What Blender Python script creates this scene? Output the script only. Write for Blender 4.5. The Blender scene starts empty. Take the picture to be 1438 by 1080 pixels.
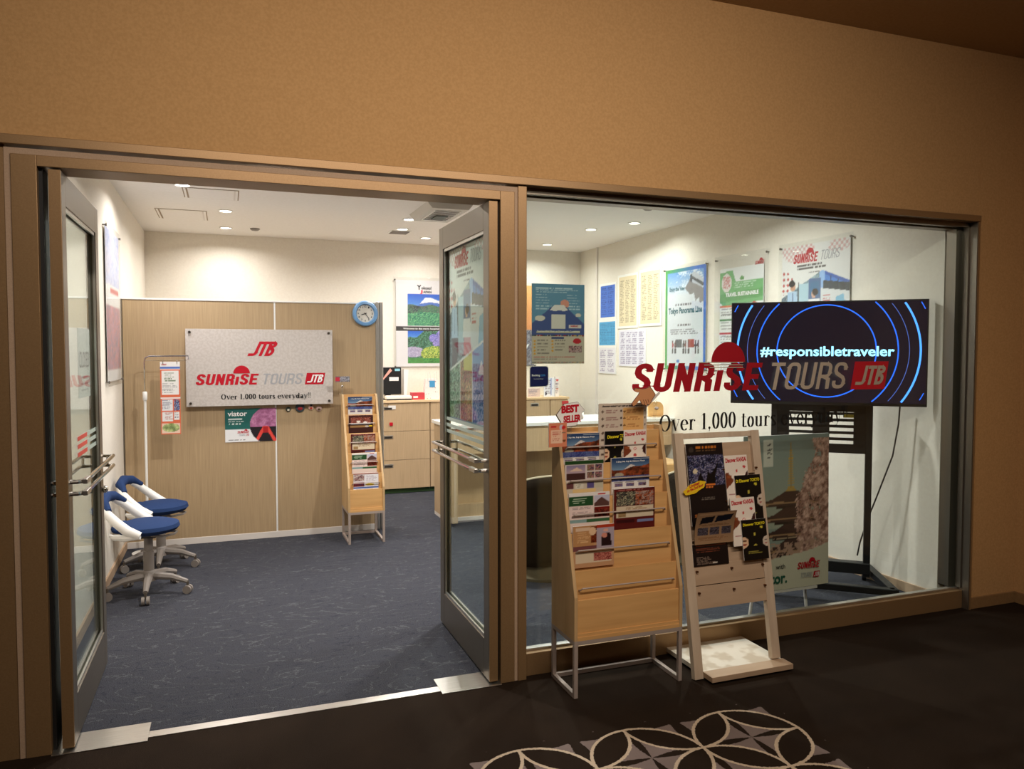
import bpy, bmesh, math, random
import numpy as np
from mathutils import Vector, Matrix
random.seed(7); rng = np.random.RandomState(7)
R = math.radians; PI = math.pi
SC = bpy.context.scene; COL = SC.collection

# ------------------------------------------------------------------ camera, world, exposure, lights
cam = bpy.data.cameras.new('camera'); co = bpy.data.objects.new('camera', cam); COL.objects.link(co)
cam.sensor_width = 36; cam.lens = 36 * 1080 / 1438; cam.clip_start = .05; cam.clip_end = 60
co.location = (0, 0, 1.5); co.rotation_euler = (R(90 - 2.45), 0, R(-20.3)); SC.camera = co
SC.view_settings.view_transform = 'Standard'; SC.view_settings.look = 'None'
SC.view_settings.gamma = 1; SC.view_settings.use_curve_mapping = False
SC.view_settings.exposure = 0.0
try:
    SC.cycles.max_bounces = 8; SC.cycles.diffuse_bounces = 4; SC.cycles.glossy_bounces = 4
    SC.cycles.transparent_max_bounces = 16; SC.cycles.sample_clamp_indirect = 4; SC.cycles.use_denoising = True
    SC.cycles.caustics_reflective = False; SC.cycles.caustics_refractive = False
except Exception: pass
W = bpy.data.worlds.new('world'); SC.world = W; W.use_nodes = True
W.node_tree.nodes['Background'].inputs[0].default_value = (.9, .75, .58, 1)
W.node_tree.nodes['Background'].inputs[1].default_value = .02
def area(name, loc, rot, sx, sy, e, colr, spread=180):
    l = bpy.data.lights.new(name, 'AREA'); l.shape = 'RECTANGLE'; l.size = sx; l.size_y = sy; l.energy = e; l.color = colr; l.spread = R(spread)
    o = bpy.data.objects.new(name, l); COL.objects.link(o); o.location = loc; o.rotation_euler = [R(a) for a in rot]; return o
WARM = (1, .87, .74)
# corridor: warm wall-washer slot in the corridor ceiling and one weak warm lamp further back
area('wall_washer_lamp', (.95, .85, 3.15), (48, 0, 0), 2.9, .12, 40, WARM, 140)
area('corridor_lamp', (2.2, -.6, 3.17), (12, 0, -10), 1.2, .3, 22, WARM, 160)
DOWN = [(-.28, 5.96), (.005, 6.93), (.005, 7.87), (1.54, 6.80), (1.60, 7.36), (1.95, 7.85), (3.31, 6.75), (3.52, 6.28),
        (3.32, 7.86), (.3, 4.5), (1.7, 4.75), (3.05, 4.6)]
DOWN_E, DOWN_C = 17.5, (1, .975, .945)

# ------------------------------------------------------------------ helpers
def lin(c):
    c = np.asarray(c, float) / 255.
    return np.where(c <= .04045, c / 12.92, ((c + .055) / 1.055) ** 2.4)
def mat(name, c, rough=.6, metal=0, emit=None, es=1, coat=0, spec=.5):
    m = bpy.data.materials.new(name); m.use_nodes = True; b = m.node_tree.nodes['Principled BSDF']
    b.inputs['Base Color'].default_value = (*lin(c), 1); b.inputs['Roughness'].default_value = rough
    b.inputs['Metallic'].default_value = metal; b.inputs['Specular IOR Level'].default_value = spec
    if coat: b.inputs['Coat Weight'].default_value = coat
    if emit is not None:
        b.inputs['Emission Color'].default_value = (*lin(emit), 1); b.inputs['Emission Strength'].default_value = es
    return m
def nodes(m): return m.node_tree.nodes, m.node_tree.links, m.node_tree.nodes['Principled BSDF']
def noisy(name, c1, c2, scale=(1, 1, 1), freq=10, rough=.6, bump=0, bfreq=None, metal=0, detail=4, lo=.35, hi=.65, spec=.5, coord='Object'):
    m = mat(name, c1, rough, metal, spec=spec); N, L, b = nodes(m)
    tc = N.new('ShaderNodeTexCoord'); mp = N.new('ShaderNodeMapping'); mp.inputs['Scale'].default_value = scale
    L.new(tc.outputs[coord], mp.inputs[0])
    n = N.new('ShaderNodeTexNoise'); n.inputs['Scale'].default_value = freq; n.inputs['Detail'].default_value = detail; L.new(mp.outputs[0], n.inputs[0])
    r = N.new('ShaderNodeValToRGB'); r.color_ramp.elements[0].position = lo; r.color_ramp.elements[1].position = hi
    r.color_ramp.elements[0].color = (*lin(c1), 1); r.color_ramp.elements[1].color = (*lin(c2), 1)
    L.new(n.outputs[0], r.inputs[0]); L.new(r.outputs[0], b.inputs['Base Color'])
    if bump:
        n2 = N.new('ShaderNodeTexNoise'); n2.inputs['Scale'].default_value = bfreq or freq * 3; L.new(mp.outputs[0], n2.inputs[0])
        bp = N.new('ShaderNodeBump'); bp.inputs['Strength'].default_value = bump; bp.inputs['Distance'].default_value = .002
        L.new(n2.outputs[0], bp.inputs['Height']); L.new(bp.outputs[0], b.inputs['Normal'])
    return m
def glass_mat(name, tint=(1, 1, 1), ior=1.5, haze=0, cap=None):
    m = bpy.data.materials.new(name); m.use_nodes = True; N, L = m.node_tree.nodes, m.node_tree.links; N.clear()
    o = N.new('ShaderNodeOutputMaterial'); t = N.new('ShaderNodeBsdfTransparent'); g = N.new('ShaderNodeBsdfGlossy'); f = N.new('ShaderNodeFresnel'); x = N.new('ShaderNodeMixShader')
    t.inputs[0].default_value = (*tint, 1); g.inputs['Roughness'].default_value = 0.0; 
    ge = N.new('ShaderNodeNewGeometry'); mi = N.new('ShaderNodeMix'); mi.inputs[2].default_value = ior; mi.inputs[3].default_value = 1 / ior; L.new(ge.outputs['Backfacing'], mi.inputs[0]); L.new(mi.outputs[0], f.inputs[0])
    mc = N.new('ShaderNodeMath'); mc.operation = 'MINIMUM'; mc.inputs[1].default_value = cap or 1.0; L.new(f.outputs[0], mc.inputs[0])
    L.new(mc.outputs[0], x.inputs[0]); L.new(t.outputs[0], x.inputs[1]); L.new(g.outputs[0], x.inputs[2])
    if haze:
        d = N.new('ShaderNodeBsdfDiffuse'); d.inputs[0].default_value = (.8, .85, .82, 1); y = N.new('ShaderNodeMixShader'); y.inputs[0].default_value = haze
        L.new(x.outputs[0], y.inputs[1]); L.new(d.outputs[0], y.inputs[2]); L.new(y.outputs[0], o.inputs[0])
    else: L.new(x.outputs[0], o.inputs[0])
    return m

class MB:
    def __init__(s): s.v = []; s.f = []
    def add(s, vs, fs):
        n = len(s.v); s.v += [tuple(v) for v in vs]; s.f += [tuple(i + n for i in f) for f in fs]; return s
    def box(s, x0, x1, y0, y1, z0, z1):
        return s.add([(x0, y0, z0), (x1, y0, z0), (x1, y1, z0), (x0, y1, z0), (x0, y0, z1), (x1, y0, z1), (x1, y1, z1), (x0, y1, z1)],
                     [(0, 3, 2, 1), (4, 5, 6, 7), (0, 1, 5, 4), (1, 2, 6, 5), (2, 3, 7, 6), (3, 0, 4, 7)])
    def prism(s, pts, a, b, axis='y'):
        """pts 2-D polygon; axis y: (x,z); axis x: (y,z); axis z: (x,y)"""
        def P(p, t): return {'y': (p[0], t, p[1]), 'x': (t, p[0], p[1]), 'z': (p[0], p[1], t)}[axis]
        n = len(pts); A = sum(pts[i][0] * pts[(i + 1) % n][1] - pts[(i + 1) % n][0] * pts[i][1] for i in range(n))
        if (A < 0) != (axis == 'y'): pass
        vs = [P(p, a) for p in pts] + [P(p, b) for p in pts]
        ccw = A > 0
        flip = ccw if axis != 'y' else not ccw
        f = [tuple(range(n - 1, -1, -1)) if flip else tuple(range(n)), tuple(range(n, 2 * n)) if flip else tuple(range(2 * n - 1, n - 1, -1))]
        for i in range(n):
            j = (i + 1) % n; q = (i, j, n + j, n + i); f.append(q if flip else q[::-1])
        return s.add(vs, f)
    def tube(s, path, r, n=8, closed=False):
        path = [Vector(p) for p in path]; m = len(path); rr = r if isinstance(r, (list, tuple)) else [r] * m; vs = []; up = None
        for i, p in enumerate(path):
            if closed: t = (path[(i + 1) % m] - path[i - 1]).normalized()
            else: t = (path[min(i + 1, m - 1)] - path[max(i - 1, 0)]).normalized()
            if up is None:
                up = Vector((0, 0, 1)) if abs(t.z) < .9 else Vector((1, 0, 0))
            u = (up - t * up.dot(t)).normalized(); w = t.cross(u); up = u
            for k in range(n):
                a = 2 * PI * k / n; vs.append(p + (u * math.cos(a) + w * math.sin(a)) * rr[i])
        fs = []
        for i in range(m if closed else m - 1):
            for k in range(n):
                a, b = i * n + k, i * n + (k + 1) % n; c, d = ((i + 1) % m) * n + (k + 1) % n, ((i + 1) % m) * n + k
                fs.append((a, b, c, d))
        if not closed: fs += [tuple(range(n - 1, -1, -1)), tuple(range((m - 1) * n, m * n))]
        return s.add(vs, fs)
    def lathe(s, prof, cx=0, cy=0, n=20, axis='z'):
        vs = []; m = len(prof)
        for r, z in prof:
            for k in range(n):
                a = 2 * PI * k / n; x, y = r * math.cos(a), r * math.sin(a)
                vs.append((cx + x, cy + y, z) if axis == 'z' else (cx + x, z, cy + y))
        fs = []
        for i in range(m - 1):
            for k in range(n):
                q = (i * n + k, i * n + (k + 1) % n, (i + 1) * n + (k + 1) % n, (i + 1) * n + k)
                fs.append(q if axis == 'z' else q[::-1])
        e = [tuple(range(n - 1, -1, -1)), tuple(range((m - 1) * n, m * n))]
        fs += e if axis == 'z' else [x[::-1] for x in e]
        return s.add(vs, fs)
    def ball(s, c, rx, ry, rz, n=16, m=10):
        vs = []; fs = []
        for i in range(1, m):
            t = PI * i / m
            for k in range(n):
                a = 2 * PI * k / n; vs.append((c[0] + rx * math.sin(t) * math.cos(a), c[1] + ry * math.sin(t) * math.sin(a), c[2] + rz * math.cos(t)))
        vs += [(c[0], c[1], c[2] + rz), (c[0], c[1], c[2] - rz)]; T, B = len(vs) - 2, len(vs) - 1
        for i in range(m - 2):
            for k in range(n):
                fs.append((i * n + k, (i + 1) * n + k, (i + 1) * n + (k + 1) % n, i * n + (k + 1) % n))
        for k in range(n): fs += [(T, k, (k + 1) % n), (B, (m - 2) * n + (k + 1) % n, (m - 2) * n + k)]
        return s.add(vs, fs)
    def build(s, name, m, parent=None, smooth=False, bev=0, loc=None, rot=None, seg=2):
        me = bpy.data.meshes.new(name); me.from_pydata(s.v, [], s.f); me.update()
        if smooth:
            me.polygons.foreach_set('use_smooth', [True] * len(me.polygons))
        o = bpy.data.objects.new(name, me); COL.objects.link(o); me.materials.append(m)
        if smooth:
            try: me.set_sharp_from_angle(angle=R(40))
            except Exception: pass
        if bev:
            b = o.modifiers.new('bevel', 'BEVEL'); b.width = bev; b.segments = seg; b.limit_method = 'ANGLE'
        if parent: o.parent = parent
        if loc: o.location = loc
        if rot: o.rotation_euler = [R(a) for a in rot]
        return o
def tag(o, label=None, cat=None, group=None, kind=None):
    if label: o['label'] = label
    if cat: o['category'] = cat
    if group: o['group'] = group
    if kind: o['kind'] = kind
    return o
def thing(name, label, cat, loc=(0, 0, 0), rz=0, group=None, rx=0):
    o = bpy.data.objects.new(name, None); COL.objects.link(o); o.location = loc; o.rotation_euler = (R(rx), 0, R(rz)); o.empty_display_size = .1
    return tag(o, label, cat, group)
def struct(o, label=None): return tag(o, label, None, None, 'structure')
def box(name, m, x0, x1, y0, y1, z0, z1, parent=None, bev=0): return MB().box(x0, x1, y0, y1, z0, z1).build(name, m, parent, bev=bev)

# ---- painted prints: small colour grids built as meshes
class Cv:
    def __init__(s, w, h, c=(245, 243, 240)):
        s.w, s.h = w, h; s.a = np.ones((h, w, 3)) * np.array(c, float)
        s.U, s.V = np.meshgrid((np.arange(w)) / (w - 1), (np.arange(h)) / (h - 1))
    def put(s, m, c):
        c = np.asarray(c, float)
        if c.ndim == 1: s.a[m] = c
        else: s.a[m] = c[m]
        return s
    def rect(s, u0, v0, u1, v1, c): return s.put((s.U >= u0) & (s.U <= u1) & (s.V >= v0) & (s.V <= v1), c)
    def ell(s, u, v, ru, rv, c): return s.put(((s.U - u) / ru) ** 2 + ((s.V - v) / rv) ** 2 <= 1, c)
    def poly(s, pts, c):
        m = np.zeros(s.U.shape, bool); n = len(pts)
        for i in range(n):
            (x0, y0), (x1, y1) = pts[i], pts[(i + 1) % n]
            if y0 == y1: continue
            k = ((y0 > s.V) != (y1 > s.V)) & (s.U < (x1 - x0) * (s.V - y0) / (y1 - y0) + x0); m ^= k
        return s.put(m, c)
    def noise(s, k, seed=0, oct=2):
        g = np.random.RandomState(seed); out = np.zeros(s.U.shape)
        for o in range(oct):
            kk = k * 2 ** o; G = g.rand(kk + 2, kk + 2); x = s.U * kk; y = s.V * kk * s.h / s.w; y = y % kk
            xi = x.astype(int); yi = y.astype(int); fx = x - xi; fy = y - yi
            out += (G[yi, xi] * (1 - fx) * (1 - fy) + G[yi, xi + 1] * fx * (1 - fy) + G[yi + 1, xi] * (1 - fx) * fy + G[yi + 1, xi + 1] * fx * fy) / 2 ** o
        out = out / sum(1 / 2 ** o for o in range(oct)); out = np.clip((out - .5) * 1.5 + .5, 0, 1)
        return np.clip(out * .75 + g.rand(*out.shape) * .3, 0, 1)
    def photo(s, u0, v0, u1, v1, cols, k=8, seed=0, contrast=1.6):
        n = s.noise(k, seed, 3) * .6 + np.random.RandomState(seed + 50).rand(*s.U.shape) * .4; n = np.clip((n - .5) * contrast * 1.8 + .5, 0, .999); cols = np.array(cols, float); i = n * (len(cols) - 1); j = i.astype(int); f = (i - j)[..., None]
        c = cols[j] * (1 - f) + cols[j + 1] * f
        return s.put((s.U >= u0) & (s.U <= u1) & (s.V >= v0) & (s.V <= v1), c)
    def grad(s, u0, v0, u1, v1, c0, c1):
        t = np.clip((s.V - v0) / (v1 - v0), 0, 1)[..., None]; c = np.array(c0, float) * (1 - t) + np.array(c1, float) * t
        return s.put((s.U >= u0) & (s.U <= u1) & (s.V >= v0) & (s.V <= v1), c)
    def lines(s, u0, v0, u1, v1, n, c=(110, 110, 110), duty=.5, seed=0):
        g = np.random.RandomState(seed + n)
        for i in range(n):
            a = v0 + (v1 - v0) * i / n; e = u1 - (u1 - u0) * g.rand() * .35
            m = (s.U >= u0) & (s.U <= e) & (s.V >= a) & (s.V <= a + max((v1 - v0) / n * duty, .7 / s.h))
            k = g.rand(s.w) < .78; m &= k[None, :]; s.put(m, c)
        return s
PM = None
def print_mat(name, rough=.5):
    m = mat(name, (255, 255, 255), rough); N, L, b = nodes(m); a = N.new('ShaderNodeAttribute'); a.attribute_name = 'Col'; L.new(a.outputs['Color'], b.inputs['Base Color']); return m
def grid(cv, w, h, parent, name='print', x=0, y=0, z=0, bulge=None, m=None):
    """picture of size w x h whose lower left corner is at (x, z), facing -y"""
    H, Wd = cv.h, cv.w
    X = x + cv.U * w; Z = z + (1 - cv.V) * h; Y = np.full(X.shape, float(y))
    if bulge: Y = Y + bulge(cv.U, cv.V)
    co_ = np.stack([X, Y, Z], -1).reshape(-1, 3); idx = np.arange(H * Wd).reshape(H, Wd)
    q = np.stack([idx[1:, :-1], idx[1:, 1:], idx[:-1, 1:], idx[:-1, :-1]], -1).reshape(-1, 4)
    me = bpy.data.meshes.new(name); me.vertices.add(len(co_)); me.vertices.foreach_set('co', co_.ravel())
    me.loops.add(q.size); me.loops.foreach_set('vertex_index', q.ravel()); me.polygons.add(len(q))
    me.polygons.foreach_set('loop_start', np.arange(0, q.size, 4)); me.polygons.foreach_set('loop_total', np.full(len(q), 4)); me.update(calc_edges=True); me.validate()
    ca = me.color_attributes.new('Col', 'FLOAT_COLOR', 'POINT'); rgba = np.ones((H * Wd, 4)); rgba[:, :3] = lin(np.clip(cv.a, 0, 255)).reshape(-1, 3); ca.data.foreach_set('color', rgba.ravel())
    me.polygons.foreach_set('use_smooth', [True] * len(q))
    o = bpy.data.objects.new(name, me); COL.objects.link(o); me.materials.append(m or PM); o.parent = parent; return o

# ---- lettering
def txt(s, x0, z0, x1, z1, m, parent, y=0, bold=0, shear=0, name='lettering', slope=0):
    """built-in font fitted into the box x0..x1, z0..z1, facing -y"""
    cu = bpy.data.curves.new('t', 'FONT'); cu.body = s; cu.offset = bold; cu.resolution_u = 3; cu.fill_mode = 'FRONT'
    ob = bpy.data.objects.new('t', cu); COL.objects.link(ob); dg = bpy.context.evaluated_depsgraph_get(); me = bpy.data.meshes.new_from_object(ob.evaluated_get(dg))
    COL.objects.unlink(ob); bpy.data.objects.remove(ob)
    n = len(me.vertices); c = np.zeros(n * 3); me.vertices.foreach_get('co', c); c = c.reshape(-1, 3)
    if n == 0: return None
    X = c[:, 0] + shear * c[:, 1]; Z = c[:, 1]; X = (X - X.min()) / (np.ptp(X) or 1); Z = (Z - Z.min()) / (np.ptp(Z) or 1)
    out = np.stack([x0 + X * (x1 - x0), np.full(n, float(y)), z0 + Z * (z1 - z0) + slope * X], -1); me.vertices.foreach_set('co', out.ravel()); me.update()
    me.name = name; me.materials.clear(); me.materials.append(m); o = bpy.data.objects.new(name, me); COL.objects.link(o); o.parent = parent; return o
def arc(cx, cy, rx, ry, a0, a1, n=10): return [(cx + rx * math.cos(R(a0 + (a1 - a0) * i / n)), cy + ry * math.sin(R(a0 + (a1 - a0) * i / n))) for i in range(n + 1)]
class Ink:
    def __init__(s): s.mb = MB(); s.d = 0
    def stroke(s, pts, wf, T):
        n = len(pts); L = []; Rr = []
        for i in range(n):
            a = pts[max(i - 1, 0)]; b = pts[min(i + 1, n - 1)]; dx, dy = b[0] - a[0], b[1] - a[1]; l = math.hypot(dx, dy) or 1; dx /= l; dy /= l
            w = wf(dx, dy) / 2
            if 0 < i < n - 1:
                e0 = (pts[i][0] - a[0], pts[i][1] - a[1]); l0 = math.hypot(*e0) or 1; cs = (e0[0] * dx + e0[1] * dy) / l0; w /= max(.6, cs)
            L.append((pts[i][0] - dy * w, pts[i][1] + dx * w)); Rr.append((pts[i][0] + dy * w, pts[i][1] - dx * w))
        s.d += 1; y = -s.d * 4e-5; vs = [T(p, y) for p in L] + [T(p, y) for p in Rr]
        s.mb.add(vs, [(i, n + i, n + i + 1, i + 1) for i in range(n - 1)])
    def fill(s, pts, T, back=0):
        s.d += 1; y = -s.d * 4e-5 + back; A = sum(pts[i][0] * pts[(i + 1) % len(pts)][1] - pts[(i + 1) % len(pts)][0] * pts[i][1] for i in range(len(pts)))
        if A < 0: pts = pts[::-1]
        s.mb.add([T(p, y) for p in pts], [tuple(range(len(pts)))])
def gothic(ch, t):
    """condensed sans glyph, centre lines in a box .5 wide and 1 high"""
    w = .5 - t; a = t / 2; r = min(.15, w / 2); X0, X1 = a, a + w; T_, B_ = 1 - a, a
    if ch == 'S': return [[(X1, .70), (X1, T_ - r)] + arc(X1 - r, T_ - r, r, r, 0, 90, 6) + arc(X0 + r, T_ - r, r, r, 90, 180, 6) + [(X0, .68), (X0 + w * .15, .58), (X1 - w * .15, .42), (X1, .32)] + [(X1, B_ + r)] + arc(X1 - r, B_ + r, r, r, 0, -90, 6) + arc(X0 + r, B_ + r, r, r, -90, -180, 6) + [(X0, .30)]], .5
    if ch == 'U': return [[(X0, 1), (X0, B_ + r)] + arc(X0 + r, B_ + r, r, r, 180, 270, 6) + arc(X1 - r, B_ + r, r, r, 270, 360, 6) + [(X1, 1)]], .5
    if ch == 'N': return [[(X0, 0), (X0, 1)], [(X1, 0), (X1, 1)], [(X0 - a * .2, 1 - a * .4), (X1 + a * .2, a * .4)]], .5
    if ch == 'R': return [[(X0, 0), (X0, 1)], [(X0, T_), (X1 - r, T_)] + arc(X1 - r, T_ - r, r, r, 90, 0, 6) + [(X1, .62)] + arc(X1 - r, .47 + r, r, r, 0, -90, 6) + [(X0, .47)], [(X0 + w * .45, .47), (X1 - .02, .36), (X1, 0)]], .5
    if ch == 'i': return [[(a, 0), (a, .74)]], t
    if ch == 'E': return [[(X0, 0), (X0, 1)], [(X0, T_), (X1 + a * .8, T_)], [(X0, .5), (X1 + a * .3, .5)], [(X0, B_), (X1 + a * .8, B_)]], .47
    if ch == 'T': return [[(0, T_), (.5, T_)], [(.25, 0), (.25, 1)]], .5
    if ch == 'O': return [[(X0, .5), (X0, T_ - r)] + arc(X0 + r, T_ - r, r, r, 180, 90, 6) + arc(X1 - r, T_ - r, r, r, 90, 0, 6) + [(X1, B_ + r)] + arc(X1 - r, B_ + r, r, r, 0, -90, 6) + arc(X0 + r, B_ + r, r, r, -90, -180, 6) + [(X0, .5)]], .5
    if ch == 'J': return [[(X1, 1), (X1, B_ + r)] + arc(X1 - r, B_ + r, r, r, 0, -90, 6) + [(X0 - .12, B_)]], .5
    if ch == 'B': return [[(X0, 0), (X0, 1)], [(X0, T_), (X1 - r, T_)] + arc(X1 - r, T_ - .13, r, .13, 90, -90, 8) + [(X0, T_ - .26)], [(X0, .50), (X1 - r, .50)] + arc(X1 - r, .50 - .205, r, .205, 90, -90, 8) + [(X0, B_)]], .5
    return [], .25
def gothic_word(word, x0, z0, x1, h, t, m, parent, shear=.22, gap=.09, y=0, name='lettering', slope=0):
    ink = Ink(); adv = 0; gl = []
    for ch in word:
        st, w = gothic(ch, t); gl.append((st, adv)); adv += w + gap
    k = (x1 - x0 - shear * h) / (adv - gap)
    big = h > .05
    for st, ox in gl:
        if big: ink = Ink()
        for p in st: ink.stroke(p, lambda dx, dy: t * (1 if abs(dy) > .5 else .95), lambda q, d, ox=ox: (x0 + (q[0] + ox) * k + shear * h * q[1], y + d, z0 + q[1] * h + slope * ((q[0] + ox) * k)))
        if big: r_ = ink.mb.build('letter', m, parent)
    return r_ if big else ink.mb.build(name, m, parent)
def serif_word(text, x0, z0, x1, h, m, parent, y=0, name='lettering', slope=0, K=.15, k=.035):
    """didone style text, cap height h"""
    ink = Ink(); st = lambda dx, dy: k + (K - k) * abs(dy) ** 1.5; G = []
    def glyph(ch):
        S = []; F = []; X = .46 if ch != '!' else 0
        def stem(x, a, b, w=K): F.append([(x - w / 2, a), (x + w / 2, a), (x + w / 2, b), (x - w / 2, b)])
        def ser(x, z, l=.13): F.append([(x - l, z), (x + l, z), (x + l, z + k), (x - l, z + k)])
        def ring(cx, cy, rx, ry, a0=0, a1=360): S.append(arc(cx, cy, rx - K / 2 * .9, ry - k / 2, a0, a1, 20))
        if ch == 'O': ring(.36, .5, .36, .5); w = .74
        elif ch == '0': ring(.25, .5, .25, .5); w = .52
        elif ch == '1': stem(.2, 0, 1); ser(.2, 0, .16); F.append([(.2, 1), (.2, .95), (.04, .84), (.04, .88)]); w = .42
        elif ch == ',': F.append(arc(.1, .08, .08, .08, 0, 360, 10)[:-1]); F.append([(.17, .08), (.1, -.14), (.06, -.14), (.1, .02)]); w = .24
        elif ch == 'v' or ch == 'y':
            F.append([(0.03, .66), (.03 + K, .66), (.27 + K * .4, 0), (.27 - K * .25, 0)]); F.append([(.47, .66), (.47 + k, .66), (.27 + k, 0), (.26, 0)]); ser(.08, .66, .12); ser(.47, .66, .09)
            if ch == 'y': F.append([(.26, .02), (.26 + k, .02), (.14, -.27), (.1, -.27)]); F.append(arc(.08, -.22, .06, .06, 0, 360, 8)[:-1])
            w = .56
        elif ch == 'e': S.append(arc(.25, .33, .2, .315, -45, -355, 20)); F.append([(.06, .34), (.45, .34), (.45, .34 + k), (.06, .34 + k)]); w = .5
        elif ch == 'r': stem(.14, 0, .64); ser(.14, 0); ser(.08, .62, .07); S.append(arc(.30, .45, .14, .2, 170, 70, 8)); F.append(arc(.38, .58, .06, .06, 0, 360, 8)[:-1]); w = .46
        elif ch == 't': stem(.16, .06, .86, K * .9); F.append([(.02, .62), (.34, .62), (.34, .62 + k), (.02, .62 + k)]); S.append(arc(.26, .12, .1, .105, 180, 340, 8)); w = .38
        elif ch == 'u': stem(.13, .12, .66); stem(.44, 0, .66); ser(.08, .63, .07); ser(.39, .63, .07); ser(.5, 0, .06); S.append(arc(.27, .15, .14, .13, 180, 350, 8)); w = .6
        elif ch == 's': S.append(arc(.2, .5, .13, .15, 30, 180, 8) + [(.14, .42), (.26, .25)] + arc(.2, .17, .13, .15, 0, -150, 8)); w = .42
        elif ch == 'd': ring(.22, .33, .22, .34); stem(.45, 0, 1); ser(.4, .97, .07); ser(.5, 0, .07); w = .6
        elif ch == 'a': ring(.19, .19, .18, .2); stem(.38, .02, .5); S.append(arc(.24, .5, .14, .155, 0, 160, 8)); F.append(arc(.12, .52, .06, .06, 0, 360, 8)[:-1]); ser(.45, 0, .06); w = .54
        elif ch == 'o': ring(.25, .33, .24, .34); w = .5
        elif ch == '!': F.append([(.05, 1.08), (.17, 1.08), (.13, .3), (.09, .3)]); F.append([(.06, .12), (.16, .12), (.16, 0), (.06, 0)]); w = .2
        else: w = .28
        return S, F, w + .05
    adv = 0; sx = []
    for ch in text: g = glyph(ch); sx.append((g, adv)); adv += g[2]
    sc = (x1 - x0) / adv
    for (S, F, w), ox in sx:
        T = lambda q, d, ox=ox: (x0 + (q[0] + ox) * sc, y + d, z0 + q[1] * h + slope * (q[0] + ox) * sc)
        for p in S: ink.stroke(p, st, T)
        for p in F: ink.fill(p, T)
    return ink.mb.build(name, m, parent)
def halfdisc(cx, z, r, m, parent, y=0, name='sun_emblem'):
    k = Ink(); k.fill(arc(cx, z, r, r, 0, 180, 24), lambda q, d: (q[0], y + d, q[1])); return k.mb.build(name, m, parent)
def flat(pts, m, parent, y, name): k = Ink(); k.fill(pts, lambda q, d: (q[0], y + d, q[1])); return k.mb.build(name, m, parent)
def logo(parent, x0, z0, w, red, grey, white, y=0, lines=None, box_red=None):
    """SUNRISE (sun) TOURS [JTB] in one row; w = full width"""
    h = w * .088; s1 = x0 + w * .475; s2 = x0 + w * .495; s3 = x0 + w * .825; s4 = x0 + w * .835; s5 = x0 + w
    halfdisc(x0 + w * .345, z0 + h * 1.03, w * .063, red, parent, y - .0004)
    gothic_word('SUNRiSE', x0, z0, s1, h, .185, red, parent, y=y)
    gothic_word('TOURS', s2, z0, s3, h, .13, grey, parent, y=y, gap=.1)
    if lines:
        for i in range(3): flat([(x0 + w * (.235 + .02 * i), z0 + h * (1.0 - i * .09)), (x0 + w * .40, z0 + h * (1.0 - i * .09)), (x0 + w * .40, z0 + h * (1.03 - i * .09)), (x0 + w * (.235 + .02 * i), z0 + h * (1.03 - i * .09))], lines, parent, y - .003, 'emblem_stripe')
    s = .18 * h * 1.1
    flat([(s4, z0 - h * .05), (s5 - s, z0 - h * .05), (s5, z0 + h * 1.02), (s4 + s, z0 + h * 1.02)], box_red or red, parent, y, 'logo_badge')
    gothic_word('JTB', s4 + h * .22, z0 + h * .12, s5 - h * .12, h * .74, .17, white, parent, shear=.3, gap=.03, y=y - .0025)

# ------------------------------------------------------------------ materials
M = {}
M['tan'] = noisy('tan_wallcovering', (190, 149, 100), (200, 158, 108), freq=90, rough=.85, bump=.25, bfreq=350, spec=.15)
M['cream'] = noisy('cream_wall', (228, 220, 207), (232, 225, 212), freq=60, rough=.9, bump=.15, bfreq=300, spec=.15)
M['ceil'] = noisy('ceiling_white', (242, 238, 232), (245, 241, 236), freq=40, rough=.9, spec=.15)
M['ceil2'] = noisy('corridor_ceiling', (176, 150, 120), (182, 156, 126), freq=60, rough=.9, spec=.15)
M['bronze'] = noisy('bronze_frame', (152, 121, 84), (160, 128, 90), freq=200, rough=.42, metal=.45)
M['pale'] = noisy('pale_seal', (176, 148, 122), (186, 158, 132), freq=300, rough=.7)
M['gun'] = mat('door_metal', (128, 120, 108), .36, .75)
M['gasket'] = mat('black_rubber', (18, 18, 18), .6)
M['alu'] = mat('aluminium', (200, 198, 192), .3, .9)
M['steel'] = noisy('brushed_plate', (196, 192, 184), (215, 212, 205), scale=(1, 60, 1), freq=8, rough=.28, metal=.95)
M['chrome'] = mat('chrome', (220, 216, 210), .12, 1)
M['glass'] = glass_mat('window_glass', (.93, .975, .965), 1.45)
M['doorglass'] = glass_mat('door_glass', (.90, .96, .94), 1.30)
M['acryl'] = glass_mat('acrylic', (.985, .99, .99), 1.45, .02, cap=.2)
M['white'] = mat('white_plastic', (236, 234, 228), .45)
M['whitem'] = mat('white_metal', (222, 214, 206), .4)
M['black'] = mat('black_plastic', (20, 20, 22), .4)
M['bmetal'] = mat('black_metal', (24, 24, 26), .42, .2)
M['blue'] = noisy('blue_fabric', (30, 50, 90), (40, 62, 104), freq=400, rough=.9, bump=.3, bfreq=900, spec=.2)
M['grey'] = mat('grey_plastic', (132, 124, 117), .5); M['leg'] = mat('rack_leg_metal', (176, 160, 150), .45, .2)
M['lam'] = noisy('oak_laminate', (164, 138, 104), (182, 157, 121), scale=(60, 60, 1.2), freq=3, rough=.5, lo=.3, hi=.7)
M['lamd'] = noisy('oak_laminate_desk', (186, 158, 122), (202, 174, 137), scale=(50, 50, 1.2), freq=3, rough=.5, lo=.3, hi=.7)
M['maple'] = noisy('maple_board', (222, 174, 112), (204, 154, 94), scale=(1.2, 8, 16), freq=2.2, rough=.5, detail=6, lo=.3, hi=.75)
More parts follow.
